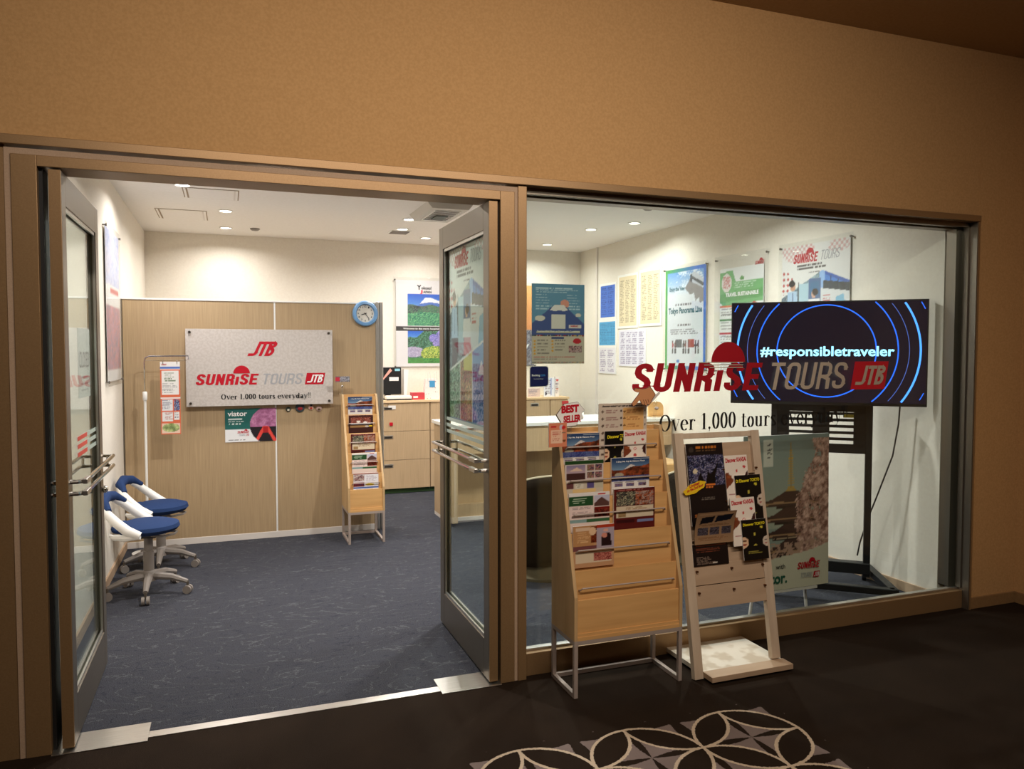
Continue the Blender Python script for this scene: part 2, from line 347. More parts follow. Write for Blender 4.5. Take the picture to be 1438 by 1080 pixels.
M['maplev'] = noisy('maple_side', (208, 174, 126), (190, 154, 106), scale=(14, 8, 1.2), freq=2.2, rough=.5, detail=6, lo=.3, hi=.75)
M['palew'] = noisy('whitewashed_wood', (190, 162, 134), (178, 150, 122), scale=(2, 8, 14), freq=2, rough=.6, lo=.3, hi=.7)
M['palewv'] = noisy('whitewashed_post', (206, 186, 162), (190, 168, 144), scale=(14, 8, 2), freq=2, rough=.6, lo=.3, hi=.7)
M['paper'] = mat('paper', (238, 234, 228), .7, spec=.2)
M['red'] = mat('red_letter', (190, 0, 32), .45)
M['vred'] = mat('window_vinyl_red', (168, 8, 30), .5)
M['vred2'] = mat('window_vinyl_bright_red', (205, 24, 44), .5)
M['greyl'] = mat('grey_letter', (168, 168, 170), .45)
M['vgrey'] = mat('window_vinyl_grey', (190, 176, 158), .5)
M['blackl'] = mat('black_letter', (14, 14, 14), .5)
M['whitel'] = mat('white_letter', (245, 243, 240), .5)
M['yell'] = mat('yellow_letter', (232, 212, 30), .5)
M['stripeg'] = mat('frosted_stripe', (170, 182, 172), .5); M['striper'] = mat('red_stripe', (205, 70, 58), .5)
PM = print_mat('printed_paper', .5); PG = print_mat('glossy_print', .3)

# carpets
def corridor_carpet():
    m = mat('corridor_carpet', (20, 14, 10), .95, spec=.1); N, L, b = nodes(m)
    tc = N.new('ShaderNodeTexCoord'); sp = N.new('ShaderNodeSeparateXYZ')
    nz = N.new('ShaderNodeTexNoise'); nz.inputs['Scale'].default_value = 160; L.new(tc.outputs['Object'], nz.inputs[0])
    vm = N.new('ShaderNodeVectorMath'); vm.operation = 'MULTIPLY_ADD'; L.new(nz.outputs['Color'], vm.inputs[0]); vm.inputs[1].default_value = (.012,) * 3; L.new(tc.outputs['Object'], vm.inputs[2]); L.new(vm.outputs[0], sp.inputs[0])
    def ma(op, a, bb=None, c=None):
        n = N.new('ShaderNodeMath'); n.operation = op
        for i, v in enumerate((a, bb, c)):
            if v is None: continue
            if isinstance(v, (int, float)): n.inputs[i].default_value = v
            else: L.new(v, n.inputs[i])
        return n.outputs[0]
    r = .222; ox, oy = 1.671 + .006, 2.427 + .006
    X = ma('DIVIDE', ma('SUBTRACT', sp.outputs[0], ox), r); Y = ma('DIVIDE', ma('SUBTRACT', sp.outputs[1], oy), r)
    # rotated cell coordinates: circle centres at (odd, even) / (even, odd) in X,Y
    def near(dx, dy):
        # distance to the nearest centre of the sub-lattice (dx + 2i, dy + 2j)
        a = ma('SUBTRACT', ma('PINGPONG', ma('SUBTRACT', X, dx), 1.0), 0.0); c = ma('PINGPONG', ma('SUBTRACT', Y, dy), 1.0)
        return a, c, ma('SQRT', ma('ADD', ma('MULTIPLY', a, a), ma('MULTIPLY', c, c)))
    ax, ay, A = near(1, 0); bx, by, B = near(0, 1)
    # second nearest centres of the same sub-lattices
    def other(a, c):
        a2 = ma('SUBTRACT', 2.0, a); c2 = ma('SUBTRACT', 2.0, c)
        d1 = ma('SQRT', ma('ADD', ma('MULTIPLY', a2, a2), ma('MULTIPLY', c, c))); d2 = ma('SQRT', ma('ADD', ma('MULTIPLY', a, a), ma('MULTIPLY', c2, c2)))
        return d1, d2
    lw = .030
    ring = lambda d: ma('LESS_THAN', ma('ABSOLUTE', ma('SUBTRACT', d, 1.0)), lw)
    line = ma('MAXIMUM', ring(A), ring(B))
    cnt = ma('ADD', ma('LESS_THAN', A, 1.0), ma('LESS_THAN', B, 1.0))     # 2 in a leaf, 1 in an astroid
    ast = ma('LESS_THAN', cnt, 1.5)
    # union of drawn discs
    discs = [(1.894, 2.427), (1.450, 2.427), (1.006, 2.427), (1.671, 2.205), (1.228, 2.205), (.784, 2.205), (1.894, 1.983), (1.45, 1.983), (1.006, 1.983), (1.671, 1.761), (1.228, 1.761)]
    un = None; nearu = None
    for cx, cy in discs:
        dx = ma('SUBTRACT', sp.outputs[0], cx + .006); dy = ma('SUBTRACT', sp.outputs[1], cy + .006); d = ma('SQRT', ma('ADD', ma('MULTIPLY', dx, dx), ma('MULTIPLY', dy, dy)))
        un = d if un is None else ma('MINIMUM', un, d)
    inside = ma('LESS_THAN', un, r * (1 + lw)); inside2 = ma('LESS_THAN', un, r * 1.26)
    # dark leaf cross inside the astroids: thin along the axes
    def cross(a, c): return ma('MINIMUM', a, c)
    mn = ma('MINIMUM', ma('MAXIMUM', cross(ax, ay), ma('MULTIPLY', ma('GREATER_THAN', A, 1.0), 9.0)), ma('MAXIMUM', cross(bx, by), ma('MULTIPLY', ma('GREATER_THAN', B, 1.0), 9.0)))
    mxr = ma('MAXIMUM', ma('MULTIPLY', A, ma('LESS_THAN', A, 1.0)), ma('MULTIPLY', B, ma('LESS_THAN', B, 1.0)))
    wid = ma('MULTIPLY', ma('SINE', ma('MULTIPLY', mxr, PI)), .075)
    grey = ma('MULTIPLY', ma('MULTIPLY', ast, ma('GREATER_THAN', mn, ma('ADD', wid, ma('MULTIPLY', ma('SUBTRACT', 1.0, inside), .06)))), inside2)
    line = ma('MULTIPLY', line, inside)
    n2 = N.new('ShaderNodeTexNoise'); n2.inputs['Scale'].default_value = 500; L.new(tc.outputs['Object'], n2.inputs[0])
    n3 = N.new('ShaderNodeTexNoise'); n3.inputs['Scale'].default_value = 5; L.new(tc.outputs['Object'], n3.inputs[0])
    fac = ma('ADD', ma('MULTIPLY', n2.outputs[0], .75), ma('MULTIPLY', n3.outputs[0], .5))
    def mix(f, c1, c2):
        x = N.new('ShaderNodeMix'); x.data_type = 'RGBA'; L.new(f, x.inputs['Factor'])
        for k, v in ((6, c1), (7, c2)):
            if isinstance(v, tuple): x.inputs[k].default_value = (*lin(v), 1)
            else: L.new(v, x.inputs[k])
        return x.outputs[2]
    base = mix(fac, (20, 14, 10), (50, 38, 28)); g = mix(fac, (88, 76, 72), (150, 134, 128)); l = mix(fac, (168, 150, 126), (226, 206, 180))
    c = mix(line, mix(grey, base, g), l); L.new(c, b.inputs['Base Color'])
    bp = N.new('ShaderNodeBump'); bp.inputs['Strength'].default_value = .7; bp.inputs['Distance'].default_value = .004; L.new(n2.outputs[0], bp.inputs['Height']); L.new(bp.outputs[0], b.inputs['Normal'])
    return m
def shop_carpet():
    m = mat('shop_carpet', (52, 56, 72), .95, spec=.1); N, L, b = nodes(m)
    tc = N.new('ShaderNodeTexCoord'); n = N.new('ShaderNodeTexNoise'); mp = N.new('ShaderNodeMapping'); mp.inputs['Scale'].default_value = (1, 2.2, 1); L.new(tc.outputs['Object'], mp.inputs[0]); n.inputs['Scale'].default_value = 2.0; n.inputs['Detail'].default_value = 6; n.inputs['Roughness'].default_value = .5; n.inputs['Distortion'].default_value = .25; L.new(mp.outputs[0], n.inputs[0])
    mt = N.new('ShaderNodeMath'); mt.operation = 'MULTIPLY'; mt.inputs[1].default_value = 9; L.new(n.outputs[0], mt.inputs[0])
    fr = N.new('ShaderNodeMath'); fr.operation = 'PINGPONG'; fr.inputs[1].default_value = .5; L.new(mt.outputs[0], fr.inputs[0])
    r = N.new('ShaderNodeValToRGB'); e = r.color_ramp.elements; e[0].position = 0; e[0].color = (*lin((90, 91, 95)), 1); e[1].position = .05; e[1].color = (*lin((63, 64, 70)), 1)
    a = e.new(.45); a.color = (*lin((66, 67, 74)), 1); a = e.new(.5); a.color = (*lin((50, 52, 60)), 1); L.new(fr.outputs[0], r.inputs[0])
    n2 = N.new('ShaderNodeTexNoise'); n2.inputs['Scale'].default_value = 260; L.new(tc.outputs['Object'], n2.inputs[0])
    x = N.new('ShaderNodeMix'); x.data_type = 'RGBA'; x.blend_type = 'MULTIPLY'; x.inputs['Factor'].default_value = 1
    r2 = N.new('ShaderNodeValToRGB'); r2.color_ramp.elements[0].position = .3; r2.color_ramp.elements[0].color = (.35, .35, .35, 1); r2.color_ramp.elements[1].position = .7; r2.color_ramp.elements[1].color = (1.5, 1.5, 1.5, 1)
    L.new(n2.outputs[0], r2.inputs[0]); L.new(r.outputs[0], x.inputs[6]); L.new(r2.outputs[0], x.inputs[7]); L.new(x.outputs[2], b.inputs['Base Color'])
    bp = N.new('ShaderNodeBump'); bp.inputs['Strength'].default_value = .6; bp.inputs['Distance'].default_value = .004; L.new(n2.outputs[0], bp.inputs['Height']); L.new(bp.outputs[0], b.inputs['Normal'])
    return m

# ------------------------------------------------------------------ the setting
YF = 3.23; YG = 3.30; YI = 3.38; XL = -.745; XR = 3.96; YB = 8.36; ZC = 2.68
struct(box('floor', shop_carpet(), XL - .1, XR + .1, 3.285, YB + .1, -.06, 0), 'dark blue-grey carpet with a wavy vein pattern inside the shop')
struct(box('floor', corridor_carpet(), -4.5, 4.41, -3.2, 3.285, -.06, 0), 'dark brown corridor carpet with interlaced circle pattern')
struct(box('ceiling', M['ceil'], XL - .1, XR + .1, YI, YB + .1, ZC, ZC + .08), 'white shop ceiling')
struct(box('ceiling', M['ceil2'], -4.5, 4.41, -3.2, YF, 3.2, 3.28), 'brown corridor ceiling')
wf = MB().box(-4.5, 4.41, YF, YI, 2.272, 3.2).box(4.03, 4.41, YF, YI, 0, 2.272).box(-4.5, -1.35, YF, YI, 0, 2.272)
struct(wf.build('wall_front', M['tan']), 'tan wall over and beside the shop front')
struct(box('wall_front_inner', M['cream'], XL - .1, XR + .1, YI, YI + .01, 2.3, ZC), 'cream strip of wall above the shop front seen from inside')
struct(box('wall_back', M['cream'], XL - .1, XR + .1, YB, YB + .1, 0, ZC), 'cream back wall of the shop')
struct(box('wall_left', M['cream'], XL - .08, XL, 3.30, YB, 0, ZC), 'cream left wall of the shop')
struct(box('wall_right', M['cream'], XR, XR + .08, YG + .08, YB, 0, ZC), 'cream right wall of the shop')
struct(box('wall_corridor_right', M['tan'], 4.41, 4.5, -3.2, YI, 0, 3.28), 'tan corridor wall turning towards the viewer')
struct(box('wall_corridor_back', M['tan'], -4.5, 4.5, -3.3, -3.2, 0, 3.28), 'tan wall across the corridor')
struct(box('wall_corridor_left', M['tan'], -4.6, -4.5, -3.3, YI, 0, 3.28), 'tan wall at the corridor end')
struct(box('baseboard_right', M['palew'], XR - .012, XR, YG + .08, YB, 0, .062, bev=.002), 'pale baseboard under the right shop wall')
struct(box('baseboard_back', M['palew'], 3.66, XR - .012, YB - .012, YB, 0, .062))
struct(box('baseboard_left', M['palew'], XL, XL + .012, YI, YB, 0, .062))
struct(MB().box(4.03, 4.398, YF - .012, YF, 0, .066).box(4.398, 4.41, -3.2, YF, 0, .066).build('baseboard_corridor', noisy('brown_base', (136, 104, 68), (144, 112, 74), freq=50, rough=.6), bev=.002), 'brown baseboard at the foot of the tan wall')
# wall seams
struct(box('trim_1', M['tan'], 4.036, 4.042, YF - .001, YF, 2.272, 3.2))
# header and posts of the shop front
struct(box('trim_2', M['bronze'], -1.35, 4.03, 3.205, YI, 2.238, 2.272, bev=.002), 'bronze header beam over door and window')
t3 = MB().box(-.737, -.717, 3.228, 3.26, 0, 2.230).box(-.717, 1.205, 3.228, 3.26, 2.208, 2.230).box(1.205, 1.221, 3.228, 3.26, 0, 2.230)
struct(t3.build('trim_3', M['pale']), 'pale seal strip around the doorway')
struct(MB().box(-.717, -.635, 3.222, YI, 0, 2.208).box(1.138, 1.205, 3.222, YI, 0, 2.208).box(-.635, 1.138, 3.222, YI, 2.168, 2.208).build('trim_4', M['bronze'], bev=.002), 'bronze door frame')
struct(box('trim_5', M['bronze'], 1.221, 1.262, 3.22, YI, 0, 2.238, bev=.002), 'bronze post between door and window')
struct(box('trim_6', M['bronze'], -1.35, -.737, 3.232, YI, 0, 2.238), 'bronze panel left of the door frame')
struct(box('trim_7', M['gasket'], -.635, -.622, 3.25, 3.34, 0, 2.168), 'black seal beside the left door')
struct(box('trim_8', M['gasket'], 1.145 - .018, 1.138, 3.25, 3.34, 0, 2.168), 'black seal beside the right door')
struct(box('trim_9', M['whitem'], XR - .016, XR - .001, 7.885, 7.915, .062, ZC), 'thin white seam strip on the right wall')

# window
win = thing('window_1', 'large fixed shop window with red and grey company lettering', None, (0, 0, 0)); win['kind'] = 'structure'
MB().box(1.262, 4.014, 3.255, 3.318, 0, .105).build('sill_rail', M['bronze'], win, bev=.002)
box('sill_bead', M['alu'], 1.262, 4.014, 3.284, 3.316, .105, .116, win, bev=.001)
MB().box(4.022, 4.032, 3.212, YI, 0, 2.238).build('side_post', M['bronze'], win)
MB().box(4.014, 4.022, 3.216, YI, .0, 2.238).build('side_lining', M['gun'], win)
MB().box(1.262, 4.014, 3.262, 3.294, 2.212, 2.238).box(1.262, 4.014, 3.31, YI, 2.205, 2.238).build('head_bead', M['gun'], win)
MB().box(4.004, 4.014, 3.262, 3.294, .118, 2.238).box(3.965, 4.014, 3.31, YI, .118, 2.205).box(1.262, 1.268, 3.262, YI, .118, 2.205).build('side_bead', M['gun'], win)
box('glass_pane', M['glass'], 1.266, 4.012, 3.297, 3.305, .118, 2.215, win)
GY = 3.293
logo(win, 1.832, 1.300, 1.625, M['vred'], M['vgrey'], M['vgrey'], y=GY, lines=M['vgrey'], box_red=M['vred2'])
serif_word('Over 1,000 tours everyday!!', 1.994, 1.105, 3.175, .082, M['blackl'], win, y=GY, slope=.012)

# doors
def door(n, hx, side, label):
    """leaf opened inwards, hinge at (hx, 3.235); side=+1: room-centre side is +x"""
    d = thing('door_%d' % n, label, None, (hx, 3.235, 0)); d['kind'] = 'structure'
    T = .042; a, b = (0, T) if side > 0 else (-T, 0); L_ = .84; z0, z1 = .012, 2.162
    st = .075
    MB().box(a, b, 0, st, z0, z1).build('hinge_stile', M['bronze'] if False else M['gun'], d, bev=.002)
    MB().box(a, b, L_ - st, L_, z0, z1).build('lock_stile', M['gun'], d, bev=.002)
    MB().box(a, b, st, L_ - st, 2.045, z1).build('top_rail', M['gun'], d, bev=.002)
    MB().box(a, b, st, L_ - st, z0, .185).build('bottom_rail', M['gun'], d, bev=.002)
    box('edge_strip', M['bronze'], a + .001, b - .001, -.006, 0.0, z0, z1, d, bev=.001)
    g = (a + b) / 2
    for s_ in (-1, 1):
        bd = MB().box(g + s_ * .012 - .004, g + s_ * .012 + .004, st, L_ - st, .185, .20).box(g + s_ * .012 - .004, g + s_ * .012 + .004, st, L_ - st, 2.03, 2.045).box(g + s_ * .012 - .004, g + s_ * .012 + .004, L_ - st - .012, L_ - st, .20, 2.03)
        bd.build('glazing_bead', M['alu'], d)
    box('glass_pane', M['doorglass'], g - .003, g + .003, st, L_ - st, .185, 2.045, d)
    for s_ in (-1, 1):
        f = b if s_ > 0 else a
        for k in (0, 1):
            z = 1.01 - .045 * k; x = f + s_ * .048
            pth = [(f, .03, z), (x * .5 + f * .5, .032, z), (x, .06, z), (x, .12, z), (x, L_ - .10, z), (x, L_ - .035, z), (f + s_ * .012, L_ - .03, z), (f, L_ - .03, z)]
            h = MB().tube(pth, .0085, 8).build('push_bar', M['chrome'], d, smooth=True)
            MB().box(x - .009, x + .009, .035, .12, z - .010, z + .010).build('bar_sleeve', M['alu'], h, bev=.003)
        MB().box(f + s_ * .03 - .004, f + s_ * .03 + .004, L_ - .09, L_ - .075, .965, 1.01).build('bar_spacer', M['chrome'], d)
    if side > 0:
        MB().ball((b + .012, L_ - .045, .855), .014, .018, .018).build('door_knob', M['chrome'], d, smooth=True); MB().ball((a - .012, L_ - .045, .855), .014, .018, .018).build('door_knob', M['chrome'], d, smooth=True)
    return d, a, b, g
DL, la, lb, lg = door(1, -.602, 1, 'left glass door leaf opened into the shop')
DR, ra, rb, rg = door(2, 1.128, -1, 'right glass door leaf opened into the shop with poster behind its glass')
for d, g, s_ in ((DL, lg, 1), (DR, rg, -1)):
    for k in range(3):
        z = 1.135 - k * .033
        y0 = .30 if s_ > 0 else .08
        MB().box(g + s_ * .0045, g + s_ * .006, y0 + (.22 if s_ > 0 else 0), .765, z, z + .017).build('frosted_stripe', M['stripeg'], d)
        if s_ > 0: MB().box(g + s_ * .0045, g + s_ * .006, y0, y0 + .22, z, z + .017).build('red_stripe', M['striper'], d)
# threshold
for x0, x1 in ((-.635, -.31), (.862, 1.138)):
    struct(box('trim_10' if x0 < 0 else 'trim_11', M['steel'], x0, x1, 3.205, 3.365, 0, .004, bev=.001), 'bright metal threshold plate under the %s door hinge' % ('left' if x0 < 0 else 'right'))
struct(box('trim_12', M['steel'], -.31, .862, 3.235, 3.285, 0, .003), 'narrow metal threshold strip across the doorway')

# ------------------------------------------------------------------ ceiling fittings
EM = mat('lamp_lens', (255, 250, 240), .4, emit=(255, 246, 232), es=9)
dl0 = None
def dlabel(i):
    return ['large bright ceiling downlight nearest the door header', 'ceiling downlight between the two access panels and back wall, nearer one', 'ceiling downlight closest to the left part of the back wall',
            'ceiling downlight directly behind the air conditioner', 'ceiling downlight in front of the small ceiling grille', 'ceiling downlight just left of the open right door top',
            'ceiling downlight in the middle of the group seen through the window', 'rightmost ceiling downlight, beside the right wall', 'small ceiling downlight near the back right corner',
            'ceiling downlight over the entrance carpet', 'ceiling downlight over the middle of the front floor', 'ceiling downlight in front of the television'][i]
for i, (x, y) in enumerate(DOWN):
    d = thing('downlight', dlabel(i), 'ceiling light', (x, y, ZC), 0, 'ceiling downlights in the shop')
    if dl0 is None:
        r_ = MB().lathe([(.060, 0), (.060, -.006), (.050, -.008), (.046, -.003), (.046, 0)], n=24).build('trim_ring', M['white'], d, smooth=True)
        l_ = MB().lathe([(.001, -.002), (.045, -.002), (.045, -.004), (.001, -.004)], n=24).build('lens', EM, d); dl0 = (r_, l_)
    else:
        for s_ in dl0: c = s_.copy(); COL.objects.link(c); c.parent = d
    l = bpy.data.lights.new('downlight_lamp', 'AREA'); l.shape = 'DISK'; l.size = .085; l.energy = DOWN_E * (.9 if i == 0 else .4 if i == 5 else .75 if i == 4 else .6 if y > 7.7 else .45 if i == 7 else 1.75 if y < 5 else .95); l.color = DOWN_C; l.spread = R(157)
    lo = bpy.data.objects.new('downlight_lamp', l); COL.objects.link(lo); lo.parent = d; lo.location = (0, 0, -.012)
ac = thing('air_conditioner', 'white ceiling air conditioner cassette near the right door', 'air conditioner', (1.68, 6.26, ZC))
MB().prism([(-.19, 0), (.19, 0), (.15, -.05), (-.15, -.05)], -.32, .32, 'y').build('casing', mat('ac_grey', (198, 192, 182), .5), ac)
MB().box(-.11, .11, -.24, .24, -.056, -.05).build('intake_grille', M['white'], ac)
for k in range(9): MB().box(-.10, .10, -.225 + k * .05, -.21 + k * .05, -.060, -.056).build('grille_slat', M['grey'], ac)
MB().box(-.05, .05, -.06, .12, -.066, -.060).build('sensor_cover', mat('ac_dark', (70, 76, 66), .5), ac)
vt = thing('ceiling_grille', 'small square air grille in the ceiling near the back wall', 'air vent', (1.61, 7.56, ZC))
MB().box(-.10, .10, -.10, .10, -.006, 0).build('frame', M['white'], vt)
for k in range(7): MB().box(-.085, .085, -.085 + k * .026, -.070 + k * .026, -.011, -.006).build('grille_slat', M['grey'], vt)
gr = mat('panel_line', (150, 130, 105), .7)
for (x0, x1, y0, y1, lb_) in ((-.545, -.145, 7.0, 7.49, 'ceiling access panel farther from the door'), (-.29, .10, 6.04, 6.43, 'ceiling access panel nearer to the door')):
    p = thing('access_panel', lb_, 'access panel', ((x0 + x1) / 2, (y0 + y1) / 2, ZC), 0, 'ceiling access panels'); w, h = (x1 - x0) / 2, (y1 - y0) / 2
    MB().box(-w, w, -h, h, -.002, 0).build('rim', gr, p); MB().box(-w + .008, w - .008, -h + .012, h - .012, -.004, -.002).build('hatch', M['ceil'], p)
    for s_ in (-1, 1): MB().box(s_ * (w - .03) - .006, s_ * (w - .03) + .006, -h + .012, h - .012, -.0055, -.004).build('hinge_strip', M['whitem'] if s_ > 0 else gr, p)
for x, y, lb_ in ((.267, 7.83, 'small round ceiling detector near the back wall'), (3.26, 5.59, 'small round ceiling detector seen at the window top'), (1.63, 5.80, 'round detector on the ceiling beside the air conditioner')):
    p = thing('smoke_detector', lb_, 'detector', (x, y, ZC), 0, 'ceiling detectors'); MB().lathe([(.045, 0), (.045, -.008), (.03, -.02), (.012, -.022)], n=18).build('housing', M['grey'], p, smooth=True)

# ------------------------------------------------------------------ partition
pt = thing('partition', 'low oak laminate partition wall standing across the left of the shop', 'partition', (0, 6.44, 0)); PZ = 1.905
MB().box(-.735, .352, 0, .05, .05, PZ - .012).build('panel', M['lam'], pt, bev=.001)
MB().box(.366, 1.165, 0, .05, .05, PZ - .012).build('panel', M['lam'], pt, bev=.001)
MB().box(.353, .365, -.001, .05, .05, PZ - .012).build('joint_strip', M['white'], pt)
MB().box(-.745, 1.165, -.006, .056, PZ - .012, PZ).build('top_rail', M['white'], pt, bev=.002)
MB().box(-.745, 1.165, -.004, .054, .0, .05).build('base_rail', M['whitem'], pt, bev=.002)
MB().box(1.165, 1.195, -.008, .058, 0, PZ + .01).box(1.198, 1.228, -.004, .054, 0, PZ + .01).build('end_post', M['alu'], pt, bev=.006)
MB().box(-.745, -.737, -.004, .054, .05, PZ - .012).build('side_post', M['gun'], pt)

sg = thing('sign_board', 'silver patterned sign board with red company lettering on the partition', 'sign', (-.30, 6.395, 1.075))
bm_ = noisy('silver_patterned_panel', (196, 187, 179), (204, 196, 189), freq=55, rough=.4, lo=.42, hi=.58, detail=1)
MB().box(0, 1.105, 0, .012, 0, .60).build('board', bm_, sg, bev=.001)
for x, z in ((.03, .025), (1.075, .025), (.03, .575), (1.075, .575)): MB().lathe([(.010, -.010), (.010, .0), (.006, .02), (.006, .045)], cx=x, cy=z, n=14, axis='y').build('standoff_screw', mat('screw', (110, 104, 98), .3, .9), sg, smooth=True)
logo(sg, .065, .165, .98, M['red'], M['greyl'], M['whitel'], y=-.0012)
gothic_word('JTB', .45, .39, .685, .115, .19, M['red'], sg, shear=.45, gap=.0, y=-.0012)
serif_word('Over 1,000 tours everyday!!', .25, .052, .93, .040, M['blackl'], sg, y=-.0012, K=.17, k=.06)

# viator card
def viator():
    c = Cv(72, 50, (236, 236, 236)); c.rect(0, 0, 1, .62, (28, 98, 92))
    ins = ((c.U - .86) / .38) ** 2 + ((c.V - .52) / .56) ** 2 <= 1
    n = c.noise(22, 3, 2)[..., None]; im = np.array((140, 70, 110.)) * (1 - n) + np.array((215, 150, 190.)) * n
    im = np.where((c.V > .56)[..., None], np.array((26., 16, 24)), im)
    t = (c.V - .5) * .5
    for s_ in (-1, 1): im = np.where((np.abs(c.U - (.79 + s_ * t * .75)) < .035)[..., None] & (c.V > .55)[..., None], np.array((225., 70, 60)), im)
    im = np.where((np.abs(c.U - .79) < .05)[..., None] & (c.V > .56)[..., None] & (c.V < .75)[..., None], np.array((170., 24, 30)), im)
    c.put(ins, im); c.lines(.06, .30, .42, .52, 3, (220, 230, 226), .45); c.lines(.06, .92, .45, .97, 1, (90, 90, 90)); return c
vi = thing('travel_card', 'green and white travel card with cherry blossom photo under the sign board', 'poster', (-.025, 6.436, .785))
MB().box(0, .385, 0, .003, 0, .265).build('card', M['paper'], vi); grid(viator(), .385, .265, vi, y=-.0006)
txt('viator', .02, .205, .165, .243, M['whitel'], vi, -.0015, .02)
gothic_word('SUNRiSE', .09, .068, .18, .02, .16, M['red'], vi, y=-.0015); halfdisc(.155, .088, .012, M['red'], vi, -.0015); gothic_word('TOURS', .10, .047, .15, .014, .12, M['greyl'], vi, y=-.0015); gothic_word('JTB', .152, .046, .178, .014, .15, M['red'], vi, y=-.0015)

for i, (x, z, w, h, c1, c2, lb_) in enumerate(((.455, 1.035, .040, .036, (50, 60, 50), (220, 210, 190), 'round green-black souvenir magnet, leftmost under the sign board'), (.547, 1.045, .075, .050, (60, 70, 76), (150, 30, 40), 'largest souvenir magnet of the row, dark red and grey'),
        (.634, 1.045, .042, .055, (230, 190, 170), (180, 50, 30), 'doll-shaped orange souvenir magnet under the sign board'), (.697, 1.035, .045, .045, (190, 160, 150), (90, 70, 30), 'pale round souvenir magnet, rightmost under the sign board'))):
    m_ = thing('souvenir_magnet', lb_, 'magnet', (x, 6.436, z), 0, 'souvenir magnets on the partition')
    MB().lathe([(w / 2, 0), (w / 2 * .95, -.006), (w / 4, -.008)], n=12, axis='y').build('magnet_body', mat('mag%d' % i, c1, .4), m_)
    if i == 2: MB().ball((0, -.006, .02), .012, .006, .012).build('magnet_head', M['black'], m_)
    MB().ball((0, -.008, -.006), w * .26, .004, w * .2).build('magnet_relief', mat('magr%d' % i, c2, .4), m_)

# clock
ck = thing('wall_clock', 'round sky-blue wall clock clipped to the top of the partition', 'clock', (1.078, 6.43, 1.815))
MB().lathe([(.080, .008), (.103, .008), (.106, -.010), (.098, -.026), (.080, -.030), (.073, -.018), (.072, -.006)], n=40, axis='y').build('case', mat('sky_blue_plastic', (118, 165, 212), .35), ck, smooth=True)
MB().lathe([(.001, -.004), (.074, -.004), (.074, -.007), (.001, -.007)], n=32, axis='y').build('dial', mat('dial', (226, 220, 206), .6), ck)
for k in range(12):
    a = R(90 - 30 * (k + 1)); s_ = str(k + 1); x, z = .058 * math.cos(a), .058 * math.sin(a)
    txt(s_, x - .005 * len(s_), z - .007, x + .005 * len(s_), z + .007, M['blackl'], ck, -.0078, .02, name='numeral')
def hand(ang, l, w):
    a = R(90 - ang); d = Vector((math.cos(a), math.sin(a))); n = Vector((-d.y, d.x)) * w; p = [d * -.012 + n, d * -.012 - n, d * l - n, d * l + n]
    return MB().prism([(q.x, q.y) for q in p], -.012, -.010, 'y')
hand(8.4 * 30, .034, .0028).build('hour_hand', M['black'], ck); hand(144, .052, .0018).build('minute_hand', M['black'], ck)
MB().box(.03, .09, -.002, .03, .086, .094).build('hanger_clip', M['white'], ck)

# leaflet stand
ls = thing('leaflet_stand', 'slim white pole stand with a chrome arm beside the partition', 'sign stand', (-.575, 6.26, 0))
MB().lathe([(.11, 0), (.11, .008), (.02, .014), (.012, .03)], n=24).build('base', M['white'], ls, smooth=True)
MB().tube([(0, 0, .012), (0, 0, 1.16)], .0095, 10).build('pole', M['white'], ls, smooth=True)
MB().lathe([(.014, 1.14), (.016, 1.15), (.016, 1.20), (.012, 1.205)], n=12).build('collar', M['white'], ls, smooth=True)
MB().tube([(0, 0, 1.19), (0, 0, 1.42), (.006, 0, 1.452), (.03, 0, 1.467), (.30, 0, 1.469), (.30, 0, 1.44)], .0055, 8).build('arm', M['chrome'], ls, smooth=True)
MB().tube([(0.006, 0, 1.435), (.29, 0, 1.435)], .0022, 6).build('hanging_wire', M['chrome'], ls)
def leaflet():
    c = Cv(38, 110, (240, 238, 236)); c.rect(0, .07, 1, .1, (70, 110, 190)); c.rect(0, .11, 1, 1, (222, 108, 72)); c.rect(.06, .125, .94, .45, (238, 236, 232)); c.lines(.2, .15, .8, .28, 5, (120, 140, 110), .5); c.lines(.1, .3, .9, .44, 6, (150, 150, 150), .4)
    c.rect(0, .49, 1, .505, (240, 238, 235)); c.rect(.06, .52, .62, .67, (230, 230, 232)); c.lines(.08, .53, .6, .66, 6, (130, 130, 150), .4); c.photo(.65, .52, .96, .67, [(60, 90, 150), (200, 200, 210), (50, 40, 60), (180, 60, 60)], 8, 2)
    c.rect(.06, .69, .62, .82, (236, 234, 232)); c.rect(.65, .69, .94, .80, (236, 234, 232)); c.lines(.2, .70, .6, .81, 5, (190, 120, 110), .4); c.lines(.68, .70, .9, .79, 3, (120, 120, 140), .4)
    c.rect(.03, .845, .97, .99, (232, 200, 180)); n = ((c.U - .5) / .44) ** 2 + ((c.V - .91) / .06) ** 2 <= 1; c.put(n, c.noise(8, 5)[..., None] * np.array((120, 110, 90.)) + np.array((90, 110, 60.))); return c
lf = thing('hanging_leaflet', 'long orange and white leaflet hanging from the slim pole stand', 'leaflet', (-.468, 6.235, .885))
MB().box(0, .135, 0, .002, 0, .54).build('sheet', M['paper'], lf); grid(leaflet(), .135, .54, lf, y=-.0006)
gothic_word('SUNRiSE', .008, .515, .045, .010, .16, M['red'], lf, y=-.0015)
for x in (.02, .115): MB().tube([(x, -.002, .525), (x, .001, .545), (x, .012, .552), (x, .022, .552)], .003, 6).build('hanging_clip', M['chrome'], lf)

